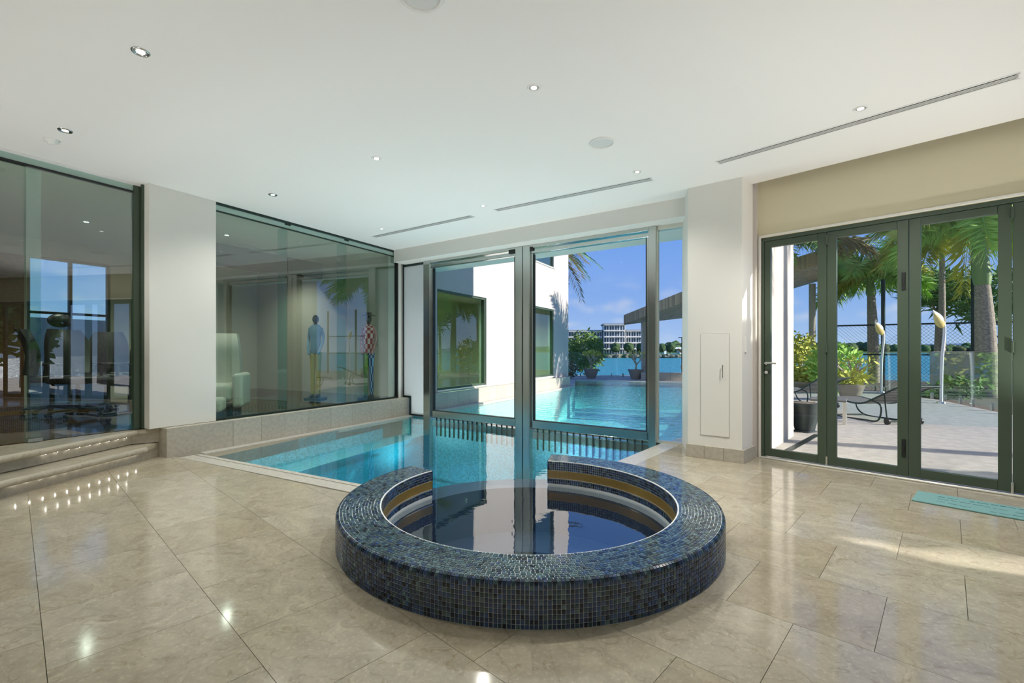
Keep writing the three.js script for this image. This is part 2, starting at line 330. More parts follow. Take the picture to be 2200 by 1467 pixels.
// ---------------------------------------------------------------- left wall: plinth, column, glass screens, steps
const S_COL0 = onWall(LW, 321, -0.10).s, S_COL1 = onWall(LW, 464.5, -0.10).s, S_GL1 = onWall(LW, 853, -0.14).s;
{
  const pl = thing('wall_plinth', 'low stone tiled plinth below the glass screen and white column', 'plinth', LW.o, LW.d, 0, null, 'structure');
  part(pl, 'core', bx(0.008, 12.45, -0.7, 0.318, -0.36, -0.012), M.joint);
  const joints = [0, ...[501, 562, 612.5, 662, 711, 757, 800, 840].map((px) => onWall(LW, px, 0).s), 4.04];
  for (let i = 0; i < joints.length - 1; i++) part(pl, 'tile', uvBox(rb(joints[i] + 0.001, joints[i + 1] - 0.001, -0.05, 0.33, -0.36, 0, 0.004), 1, i), i % 2 ? M.stone : M.stone2);
  for (let s = 4.04, i = 0; s < 12.5; s += 0.42, i++) part(pl, 'tile', uvBox(rb(s + 0.0015, Math.min(12.5, s + 0.42) - 0.0015, -0.05, 0.33, -0.36, 0, 0.004), 1, i), i % 2 ? M.stone : M.stone2);
  for (let s = 0.35; s < 12.5; s += 0.6) part(pl, 'coping', uvBox(rb(s, Math.min(12.6, s + 0.598), -0.06, -0.002, 0, 0.12, 0.004), 1, s), M.coping);

  const col = thing('wall_left', 'broad white painted pier between the two glass screens', 'wall', LW.o, LW.d, 0, null, 'structure');
  part(col, 'pier', rb(S_COL0, S_COL1, 0.332, HC, -0.36, -0.10, 0.006), M.white);
  const fw = thing('wall_left', 'white rendered house wall running on beside the outdoor pool', 'wall', LW.o, LW.d, 0, null, 'structure');
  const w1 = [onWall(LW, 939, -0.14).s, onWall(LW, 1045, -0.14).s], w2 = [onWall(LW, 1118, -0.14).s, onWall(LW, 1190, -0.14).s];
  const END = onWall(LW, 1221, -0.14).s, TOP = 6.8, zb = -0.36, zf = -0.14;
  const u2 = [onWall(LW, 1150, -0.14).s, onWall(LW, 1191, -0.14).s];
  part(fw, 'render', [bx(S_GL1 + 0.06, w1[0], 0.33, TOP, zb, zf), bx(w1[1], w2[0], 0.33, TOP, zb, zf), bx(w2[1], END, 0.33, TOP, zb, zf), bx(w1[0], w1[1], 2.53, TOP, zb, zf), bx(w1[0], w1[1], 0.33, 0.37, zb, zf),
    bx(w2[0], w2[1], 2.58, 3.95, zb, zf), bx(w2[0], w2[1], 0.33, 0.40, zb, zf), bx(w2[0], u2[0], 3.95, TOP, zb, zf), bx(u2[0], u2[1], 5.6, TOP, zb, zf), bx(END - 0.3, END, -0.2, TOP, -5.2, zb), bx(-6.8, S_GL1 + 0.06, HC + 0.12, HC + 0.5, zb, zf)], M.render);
  const win = (s0, s1, y0, y1, name, label) => {
    const g = thing(name, label, 'window', along(LW, s0), LW.d, y0, null, 'structure'), w = s1 - s0, h = y1 - y0, t = 0.05;
    part(g, 'frame', [bx(0, t, 0, h, -0.26, -0.17), bx(w - t, w, 0, h, -0.26, -0.17), bx(t, w - t, 0, t, -0.26, -0.17), bx(t, w - t, h - t, h, -0.26, -0.17)], M.doorFrame);
    part(g, 'glass_pane', new THREE.PlaneGeometry(w - 2 * t, h - 2 * t).translate(w / 2, h / 2, -0.215), M.glassHouse);
    part(g, 'sill', bx(-0.02, w + 0.02, -0.03, 0, -0.26, -0.11), M.white);
  };
  win(w1[0], w1[1], 0.37, 2.53, 'window_1', 'wide green tinted window in the shaded house wall over the pool');
  win(w2[0], w2[1], 0.40, 2.58, 'window_2', 'green tinted window near the corner of the sunlit house wall');
  win(u2[0], u2[1], 3.95, 5.6, 'window_3', 'upstairs window high in the sunlit house wall');

  // glass screen beside the pool
  const gs = thing('glass_screen', 'green tinted glass screen with glass fins above the stone plinth', 'glass wall', LW.o, LW.d, 0, null, 'structure');
  const fin = [onWall(LW, 618, -0.14).s, onWall(LW, 744, -0.14).s], edges = [S_COL1, ...fin, S_GL1];
  for (let i = 0; i < 3; i++) part(gs, 'glass_pane', new THREE.PlaneGeometry(edges[i + 1] - edges[i] - 0.006, HC - 0.06 - 0.36).translate((edges[i] + edges[i + 1]) / 2, (HC - 0.06 + 0.36) / 2, -0.14), M.glassGreen);
  for (const s of fin) part(gs, 'glass_fin', new THREE.PlaneGeometry(0.22, HC - 0.08 - 0.36).rotateY(Math.PI / 2).translate(s, (HC - 0.08 + 0.36) / 2, -0.255), M.glassEdge);
  part(gs, 'head_channel', [bx(S_COL1, S_GL1, HC - 0.03, HC, -0.17, -0.11), bx(S_COL1, S_GL1, HC - 0.112, HC - 0.098, -0.155, -0.125)], M.darkMetal);
  part(gs, 'glass_head_strip', bx(S_COL1, S_GL1, HC - 0.098, HC - 0.03, -0.15, -0.13), M.glassStrip);
  part(gs, 'sill_channel', bx(S_COL1, S_GL1, 0.331, 0.358, -0.17, -0.11), M.darkMetal);
  part(gs, 'end_post', bx(S_GL1 - 0.03, S_GL1, 0.33, HC, -0.18, -0.11), M.black);
  for (const s of fin) part(gs, 'fin_shoe', bx(s - 0.05, s + 0.03, HC - 0.055, HC - 0.03, -0.20, -0.11), M.darkMetal);
  // white return between the glass end and the gate
  const jb = thing('trim_1', 'narrow white wall strip between glass screen and frosted panel', 'trim', LW.o, LW.d, 0, null, 'structure');
  part(jb, 'plaster', bx(S_GL1, S_GL1 + 0.065, 0.33, HC, -0.36, -0.10), M.white);

  // glass screen at the top of the steps
  const g1 = thing('glass_screen', 'frameless glass doors and screen at the top of the curved steps', 'glass wall', LW.o, LW.d, 0, null, 'structure');
  const z1 = -0.27, a = -6.5, b = onWall(LW, 286, z1).s, j0 = onWall(LW, 56, z1).s, j1 = onWall(LW, 88, z1 - 0.03).s;
  const up1 = HC - 0.09;
  part(g1, 'glass_pane', new THREE.PlaneGeometry(j1 - a, up1 - 0.335).translate((a + j1) / 2, (up1 + 0.335) / 2, z1 - 0.03), M.glassGreen);
  part(g1, 'glass_pane', new THREE.PlaneGeometry(b - j0, up1 - 0.335).translate((j0 + b) / 2, (up1 + 0.335) / 2, z1), M.glassGreen);
  part(g1, 'head_channel', [bx(a, b + 0.1, HC - 0.022, HC, z1 - 0.06, z1 + 0.03)], M.whitePaint);
  part(g1, 'head_rail', bx(a, b, up1 - 0.012, up1 + 0.006, z1 - 0.045, z1 + 0.012), M.black);
  part(g1, 'glass_head_strip', bx(a, b, up1 + 0.006, HC - 0.022, z1 - 0.03, z1), M.glassStrip);
  part(g1, 'frame_post', [bx(b, b + 0.055, 0.335, HC, z1 - 0.05, z1 + 0.02), bx(b + 0.06, S_COL0, 0.335, HC, z1 - 0.08, z1 + 0.06)], M.doorFrame);
  part(g1, 'pivot_shoe', bx(j0 + 0.01, j1, 0.332, 0.365, z1 - 0.02, z1 + 0.015), M.steel);

  // curved stone steps with small lamps under the nosings
  const st = thing('curved_steps', 'two curved polished stone steps with rounded nosings below the glass doors', 'steps', [0, 0], [1, 0], 0);
  const arc = (off, n = 28) => {                                // nosing line: bulges into the room away from the pier
    const out = [];
    for (let i = 0; i <= n; i++) { const s = -0.2 - i / n * 4.6, k = i / n, z = -0.09 + off + 1.12 * Math.sin(Math.min(1, k * 0.95) * Math.PI * 0.62); out.push(along(LW, s, z)); }
    return out;
  };
  const back = [along(LW, -4.8, -0.40), along(LW, 0.006, -0.40), along(LW, 0.006, -0.17)];
  for (const [y, off] of [[0.16, 0.11], [0.325, -0.10]]) {
    const inner = arc(off - 0.11);
    part(st, 'riser', uvBox(slab([...inner, ...back], y - 0.16, y - 0.045)), M.stone2);
    part(st, 'tread', uvBox(slab([...arc(off - 0.028), ...back], y - 0.045, y)), M.marble3);
    part(st, 'nosing', uvBox(tube(arc(off - 0.031).map((p) => [p[0], y - 0.031, -p[1]]), 0.031, 60, 12)), M.marble3);
  }
  const bulb = new THREE.SphereGeometry(0.006, 10, 8), glow = new THREE.MeshStandardMaterial({ color: 0xffffff, emissive: lin(1, 0.96, 0.88), emissiveIntensity: 22 });
  for (const [y, off, n0, n1] of [[0.0925, 0.025, 0, 12], [0.2575, -0.185, 0, 9]]) {
    const c = new THREE.CatmullRomCurve3(arc(off).map((p) => new THREE.Vector3(p[0], y, -p[1])));
    for (let i = n0; i < n1; i++) {
      const p = c.getPointAt(0.018 + i * 0.0215), l = part(scene, numbered('step_light'), bulb, glow);
      l.position.copy(p); tag(l, y < 0.2 ? 'tiny warm lamp tucked under the lower curved step nosing' : 'tiny warm lamp tucked under the upper curved step nosing', 'lamp', y < 0.2 ? 'lamps under the lower step' : 'lamps under the upper step');
    }
  }
}

// ---------------------------------------------------------------- neighbouring lounge seen through the green glass
{
  const r = thing('wall_lounge', 'plain beige walls and ceiling of the lounge behind the glass', 'wall', LW.o, LW.d, 0, null, 'structure'), D = -4.6;
  const o0 = 0.15, o1 = 1.25;
  part(r, 'back_wall', [bx(-7, o0, 0.33, HC, D - 0.15, D), bx(o1, 12.4, 0.33, HC, D - 0.15, D), bx(o0, o1, 2.78, HC, D - 0.15, D)], M.innerWall);
  part(r, 'end_wall', [bx(-7.1, -7, 0.33, HC, D, -0.3)], M.innerWall);
  part(r, 'partition', bx(4.05, 4.15, 0.33, HC, D, -0.36), M.innerWall);  // added to hide the sun patch that falls through the green window
  part(r, 'timber_panelling', uvBox(bx(-4.4, 0.1, 0.33, 2.75, D, D + 0.05)), M.timber);
  part(r, 'lounge_ceiling', bx(-7, 12.4, HC - 0.02, HC + 0.1, D, -0.31), M.innerWall);
  part(r, 'beam', bx(1.6, 4.0, 2.72, HC - 0.02, -2.6, -2.3), M.brownBeam);
  const f = thing('floor', 'dark polished timber floor of the raised lounge behind the glass', 'floor', LW.o, LW.d, 0, null, 'structure');
  part(f, 'boards', uvBox(bx(-7, 12.4, 0.10, 0.331, D, -0.3)), M.darkFloor);
  const gw = thing('garden_wall', 'white garden wall beyond the lounge window', 'wall', LW.o, LW.d, 0, null, 'structure');
  part(gw, 'render', bx(-3, 5, 0, 1.9, -7.4, -7.2), M.render);
  part(gw, 'ground', bx(-4, 6, -0.1, 0.1, -7.2, D - 0.15), M.paving);
  const w = thing('window_4', 'tall bright garden window at the back of the lounge', 'window', along(LW, o0, D), LW.d, 0.33, null, 'structure');
  part(w, 'frame', [bx(0, 0.04, 0, 2.45, -0.1, -0.02), bx(1.06, 1.1, 0, 2.45, -0.1, -0.02), bx(0.53, 0.57, 0, 2.45, -0.1, -0.02), bx(0, 1.1, 1.5, 1.54, -0.1, -0.02), bx(0, 1.1, 2.41, 2.45, -0.1, -0.02)], M.doorDark);
  part(w, 'glass_pane', new THREE.PlaneGeometry(0.49, 2.41).translate(0.285, 1.2, -0.06), M.glassClear);
  part(w, 'glass_pane', new THREE.PlaneGeometry(0.49, 2.41).translate(0.815, 1.2, -0.06), M.glassClear);

  const chair = (p, turn, label, head) => {
    const c = thing('office_chair', label, 'chair', p, [Math.cos(turn), Math.sin(turn)], 0.331, 'dark swivel chairs in the lounge');
    part(c, 'seat', rb(-0.25, 0.25, 0.44, 0.54, -0.24, 0.26, 0.04, 3), M.leather);
    const back = new THREE.BoxGeometry(0.5, 0.62, 0.09, 8, 10, 2), p3 = back.attributes.position;
    for (let i = 0; i < p3.count; i++) { const x = p3.getX(i), y = p3.getY(i), k = 1 - 0.35 * Math.max(0, y / 0.31) ** 2; p3.setX(i, x * k); p3.setZ(i, p3.getZ(i) + 0.9 * x * x - 0.12 * (y + 0.31) + 0.05 * Math.cos(y * 6)); }
    back.computeVertexNormals(); part(c, 'backrest', back.translate(0, 0.86, -0.24), M.leather);
    if (head) part(c, 'headrest', new THREE.SphereGeometry(0.15, 16, 12).scale(0.95, 0.62, 0.45).translate(0, 1.29, -0.35), M.leather);
    for (const s of [-1, 1]) part(c, 'armrest', [rb(s * 0.29 - 0.035, s * 0.29 + 0.035, 0.68, 0.72, -0.16, 0.16, 0.015), bar([s * 0.27, 0.48, 0], [s * 0.29, 0.69, 0], 0.018)], M.leather);
    part(c, 'gas_lift', cyl(0.03, 0.025, 0.34, 0, 0.1, 0, 12), M.darkMetal);
    for (let k = 0; k < 5; k++) { const a = k * 1.2566, x = Math.cos(a) * 0.3, z = Math.sin(a) * 0.3; const l = part(c, 'base_leg', bar([0, 0.1, 0], [x, 0.07, z], 0.022, 8, 0.014), M.darkMetal); part(l, 'castor', new THREE.SphereGeometry(0.032, 10, 8).translate(x, 0.033, z), M.black); }
  };
  const at = (px, z) => onWall(LW, px, z).p;
  chair(at(168, -2.2), 1.3, 'dark swivel chair with a round headrest before the garden window', true);
  chair(at(228, -2.7), 0.6, 'dark swivel chair without headrest facing the garden window', false);
  chair(at(112, -2.9), 2.4, 'dark swivel chair beside the timber panelling', false);
  chair(at(280, -1.25), -0.4, 'dark swivel chair behind the pier end of the glass doors', false);

  const rec = thing('recliner_chair', 'cream upholstered recliner behind the white pier', 'armchair', at(460, -1.0), [Math.cos(0.35), Math.sin(0.35)], 0.331); rec.scale.setScalar(0.85);
  part(rec, 'seat', rb(-0.35, 0.35, 0.2, 0.48, -0.3, 0.45, 0.08, 4), M.cream);
  const bk = new THREE.BoxGeometry(0.62, 1.0, 0.2, 6, 10, 3), bp = bk.attributes.position;
  for (let i = 0; i < bp.count; i++) { const y = bp.getY(i); bp.setZ(i, bp.getZ(i) - 0.35 * (y + 0.5) + 0.06 * Math.sin(y * 7)); bp.setX(i, bp.getX(i) * (1 - 0.28 * Math.max(0, y * 2) ** 2)); }
  bk.computeVertexNormals(); part(rec, 'backrest', bk.translate(0, 0.85, -0.3), M.cream);
  for (const s of [-1, 1]) part(rec, 'armrest', rb(s * 0.42 - 0.08, s * 0.42 + 0.08, 0.1, 0.66, -0.3, 0.45, 0.06, 3), M.cream);
  part(rec, 'footrest', rb(-0.28, 0.28, 0.08, 0.3, 0.46, 0.8, 0.06, 3), M.cream);
  part(rec, 'base', bx(-0.35, 0.35, 0, 0.12, -0.3, 0.4), M.black);

  const lg = new THREE.MeshStandardMaterial({ color: 0xffffff, emissive: lin(1, 0.97, 0.9), emissiveIntensity: 4 });
  for (const [sx, z, lab, I = 7] of [[0.2, -2.6, 'small lit downlight in the lounge ceiling near the garden window'], [1.6, -1.6, 'small lit downlight in the lounge ceiling behind the pier'], [-1.5, -2.4, 'small lit downlight in the lounge ceiling before the timber panelling'], [3.2, -2.9, 'small lit downlight in the lounge ceiling behind the painted figures'], [5.9, -1.6, 'added unseen downlight brightening the wide green window', 40], [8.4, -1.6, 'added unseen downlight in the room between the two green windows', 34], [10.3, -1.6, 'added unseen downlight brightening the green window near the house corner', 40]]) {  // lamps behind the green house windows are added to brighten the glass
    const p = along(LW, sx, z), d = thing('downlight', lab, 'lamp', p, [1, 0], HC - 0.02, 'lounge downlights');
    part(d, 'trim_ring', lathe([[0.033, 0], [0.036, -0.006], [0.05, -0.002], [0.05, 0]], 24), M.steel);
    part(d, 'lamp_face', new THREE.CylinderGeometry(0.03, 0.03, 0.004, 20).translate(0, -0.003, 0), lg);
    const l = new THREE.SpotLight(lin(1, 0.93, 0.82), I, 0, 1.25, 1, 2); l.name = 'lounge_beam'; l.position.set(p[0], HC - 0.05, -p[1]); l.target.position.set(p[0], 0, -p[1]); l.castShadow = true; l.shadow.radius = 2; scene.add(l, l.target);
  }
  // slim painted figures
  const check = (a, b, n) => texture(128, 128, (u, v) => ((Math.floor(u * n) + Math.floor(v * n)) % 2 ? a : b));
  const shirt = std([1, 1, 1], 0.5, 0, { map: check([0.62, 0.12, 0.16], [0.85, 0.72, 0.72], 12) }), blue = std([1, 1, 1], 0.5, 0, { map: check([0.06, 0.15, 0.45], [0.55, 0.72, 0.85], 10) }), green = std([0.12, 0.25, 0.06], 0.5), yellow = std([0.55, 0.42, 0.07], 0.5), skin = std([0.03, 0.03, 0.03], 0.4);
  const fig = (px, z, label, cols, hat) => {
    const g = thing('figure_sculpture', label, 'sculpture', at(px, z), [1, 0], 0.331);
    part(g, 'base_plate', rb(-0.17, 0.17, 0, 0.03, -0.12, 0.12, 0.008), M.black);
    for (const s of [-1, 1]) { const l = part(g, 'leg', lathe([[0.03, 0.08], [0.042, 0.2], [0.038, 0.45], [0.055, 0.75], [0.06, 0.85], [0.0, 0.87]], 16).translate(s * 0.05, 0, 0), s < 0 ? cols[0] : cols[1]); part(l, 'shoe', new THREE.SphereGeometry(0.05, 12, 8).scale(0.8, 0.7, 1.7).translate(s * 0.055, 0.06, 0.03), skin); }
    part(g, 'torso', lathe([[0.0, 0.82], [0.095, 0.84], [0.088, 1.0], [0.105, 1.2], [0.115, 1.3], [0.06, 1.36], [0.0, 1.37]], 20).scale(1, 1, 0.75), cols[2]);
    for (const s of [-1, 1]) part(g, 'arm', tube([[s * 0.105, 1.3, 0], [s * 0.135, 1.12, -0.02], [s * 0.11, 0.92, 0.06], [s * 0.08, 0.82, 0.09]], 0.026, 14), cols[2]);
    part(g, 'head', [new THREE.SphereGeometry(0.062, 16, 12).scale(0.9, 1.25, 1).translate(0, 1.46, 0), cyl(0.03, 0.03, 0.08, 0, 1.35, 0, 10), new THREE.SphereGeometry(0.016, 8, 6).translate(0, 1.45, 0.062)], skin);
    if (hat) part(g, 'hat', lathe([[0.0, 1.585], [0.05, 1.58], [0.06, 1.535], [0.125, 1.528], [0.125, 1.52], [0.0, 1.52]], 24), skin);
  };
  fig(792, -0.42, 'slim painted figure in red checked shirt and hat behind the glass', [green, blue, shirt], true);
  fig(678, -1.3, 'slim painted figure in yellow trousers behind the glass', [yellow, yellow, std([0.20, 0.36, 0.5], 0.5)], false);
}

// ---------------------------------------------------------------- back wall: header, gate over the pool, frosted panel
const gx = (px) => onWall(BW, px, gateZ).s;
{
  const h = thing('wall_back', 'white beam above the pool gate', 'wall', BW.o, BW.d, 0, null, 'structure');
  part(h, 'beam', bx(-0.12, 5.12, 2.85, HC + 0.1, -0.42, 0), M.white);
  part(h, 'eave', bx(-0.5, 6.3, 2.88, 3.55, -1.35, -0.42), M.white);
  const g = thing('pool_gate', 'stainless steel framed glass gate standing in the pool between indoors and outdoors', 'gate', along(BW, 0, gateZ), BW.d, 0);
  const P = [[gx(915), gx(929)], [gx(1112), gx(1127)], [gx(1128), gx(1143)], [gx(1396), gx(1413)]], top = 2.85;
  for (const [a, b] of P) part(g, 'post', rb(a, b, -0.9, top, -0.07, 0.07, 0.01), M.steel);
  const leafs = [[P[0][1], P[1][0]], [P[2][1], P[3][0]]];
  for (const [a, b] of leafs) {
    part(g, 'head_rail', [rb(a, b, top - 0.05, top, -0.06, 0.06, 0.006), rb(a, b, top - 0.13, top - 0.075, -0.035, 0.035, 0.006)], M.steel);
    const sash = part(g, 'sash', [rb(a, a + 0.035, 0.02, top - 0.13, -0.03, 0.03, 0.005), rb(b - 0.035, b, 0.02, top - 0.13, -0.03, 0.03, 0.005), rb(a, b, 0.012, 0.13, -0.03, 0.03, 0.005)], M.steel);
    part(sash, 'bead', [bx(a + 0.035, b - 0.035, 0.13, 0.138, -0.034, 0.034), bx(a + 0.035, a + 0.043, 0.138, top - 0.14, -0.034, 0.034), bx(b - 0.043, b - 0.035, 0.138, top - 0.14, -0.034, 0.034)], M.black);
    part(g, 'glass_pane', new THREE.PlaneGeometry(b - a - 0.07, top - 0.27).translate((a + b) / 2, (top + 0.0) / 2, 0), M.glassGate);
    const n = Math.round((b - a) / 0.103);
    for (let i = 1; i < n; i++) part(g, 'underwater_bar', bx(a + (b - a) * i / n - 0.007, a + (b - a) * i / n + 0.007, -0.32, 0.012, -0.012, 0.012), M.darkMetal);
    part(g, 'motor_block', rb((a < 1 ? b - 0.13 : a), (a < 1 ? b : a + 0.05), top - 0.09, top - 0.03, 0.0, 0.07, 0.006), M.black);
  }
  const fx = thing('window_5', 'narrow fixed glass light between the gate post and the white column', 'window', along(BW, 0, gateZ), BW.d, 0, null, 'structure');
  const a = P[3][1], b = gx(1478) + 0.15;
  part(fx, 'glass_pane', new THREE.PlaneGeometry(b - a, top - 0.1).translate((a + b) / 2, top / 2, 0), M.glassGate);
  part(fx, 'frame', [bx(a, b, 0, 0.035, -0.03, 0.03), bx(a, b, top - 0.06, top, -0.03, 0.03), bx(a, a + 0.012, 0.035, top, -0.03, 0.03)], M.alu);
  const fr = thing('frosted_panel', 'pale frosted panel in a dark stepped frame at the end of the plinth', 'panel', along(BW, 0, gateZ), BW.d, 0, null, 'structure');
  const l0 = gx(866), l1 = gx(881), r0 = gx(915), n0 = 0.345;
  part(fr, 'panel', [bx(l0 + 0.03, r0, n0 + 0.02, top - 0.04, -0.012, 0.0), bx(l1 + 0.03, r0, 0.03, n0 + 0.02, -0.012, 0.0)], M.frosted);
  part(fr, 'frame', [bx(l0 - 0.005, l0 + 0.03, n0, top, -0.03, 0.02), bx(l0, r0, top - 0.04, top, -0.03, 0.02), bx(l0, l1 + 0.035, n0 - 0.02, n0 + 0.015, -0.03, 0.02), bx(l1, l1 + 0.035, 0, n0, -0.03, 0.02), bx(l1, r0, 0, 0.03, -0.03, 0.02)], M.darkMetal);
}

// ---------------------------------------------------------------- white column at the right
const colA = ground(1473.4, 979.5), colB = ground(1597.8, 996.7), cd = unit([colB[0] - colA[0], colB[1] - colA[1]]);
{
  const c = thing('wall_column', 'white column with flush cupboard door beside the pool gate', 'column', colA, cd, 0, null, 'structure');
  const w = Math.hypot(colB[0] - colA[0], colB[1] - colA[1]), CW = { o: colA, d: cd }, sk = 0.02;
  // plan of the column: front face, then back along the door wall
  const pl = [[colA[0], colA[1]], [colB[0], colB[1]], along(DW, -0.06, -0.05), along(DW, -0.28, -0.6), along(BW, 5.35, -0.5), along(BW, 4.98, -0.32)].map((p, i) => i < 2 ? [p[0] + 0.02 * cd[1] * (i ? -1.0 : -1) + (i ? -0.02 : 0.02) * cd[0], p[1] + 0.02 * cd[0] + (i ? -0.02 : 0.02) * cd[1]] : p);
  const local = (geo) => geo.translate(-colA[0], 0, colA[1]).rotateY(-Math.atan2(cd[1], cd[0]));
  part(c, 'shaft', local(slab(pl, 0, HC + 0.1)), M.white);
  const s0 = onWall(CW, 1505, -sk).s, s1 = onWall(CW, 1567, -sk).s, Zd = onWall(CW, 1536, -sk).Z, y1 = heightAt(717, Zd), y0 = heightAt(937, Zd);
  const door = part(c, 'cupboard_door', rb(s0 + 0.003, s1 - 0.003, y0 + 0.003, y1 - 0.003, -0.03, -0.012, 0.003), M.white);
  part(c, 'door_gap', [bx(s0 - 0.001, s1 + 0.001, y0 - 0.001, y0 + 0.003, -0.03, -sk + 0.0008), bx(s0 - 0.001, s1 + 0.001, y1 - 0.003, y1 + 0.001, -0.03, -sk + 0.0008), bx(s0 - 0.001, s0 + 0.003, y0, y1, -0.03, -sk + 0.0008), bx(s1 - 0.003, s1 + 0.001, y0, y1, -0.03, -sk + 0.0008)], M.greyInside);
  const hs = onWall(CW, 1553, 0).s, hy = heightAt(797, Zd);
  part(door, 'pull_handle', [bar([hs, hy - 0.07, 0.012], [hs, hy + 0.07, 0.012], 0.005), bar([hs, hy - 0.055, -0.012], [hs, hy - 0.055, 0.012], 0.004), bar([hs, hy + 0.055, -0.012], [hs, hy + 0.055, 0.012], 0.004)], M.chrome, 'slim steel pull handle');
  for (let i = 0; i < 3; i++) part(c, 'skirting_tile', uvBox(rb(w * i / 3 + 0.001, w * (i + 1) / 3 - 0.001 + (i === 2 ? 0.001 : 0), 0, heightAt(952.5, 5.345), -0.03, 0.0, 0.003), 1, i), M.stone2);
  const side = [colB, along(DW, -0.03, 0.02)], sd = unit([side[1][0] - side[0][0], side[1][1] - side[0][1]]), sl = Math.hypot(side[1][0] - side[0][0], side[1][1] - side[0][1]);
  const sg = new THREE.Group(); sg.name = 'side_skirting';
  const ssk = uvBox(rb(0, sl, 0, 0.142, -0.018, 0, 0.003)).rotateY(Math.atan2(sd[1], sd[0])).translate(side[0][0], 0, -side[0][1]);
  part(c, 'skirting_tile', local(ssk), M.stone);
  const sw = rb(0.1, 0.135, heightAt(757, 4.9), heightAt(722, 4.9), -0.03, -0.008, 0.003).rotateY(Math.atan2(sd[1], sd[0])).translate(side[0][0], 0, -side[0][1]);
  const s = thing('light_switch', 'white light switch on the side of the column', 'switch', [0, 0], [1, 0], 0);
  part(s, 'plate', sw, M.whitePaint);
  part(s, 'rocker', rb(0.111, 0.124, heightAt(744, 4.9), heightAt(735, 4.9), -0.012, -0.004, 0.002).rotateY(Math.atan2(sd[1], sd[0])).translate(side[0][0], 0, -side[0][1]), M.whitePaint);
}

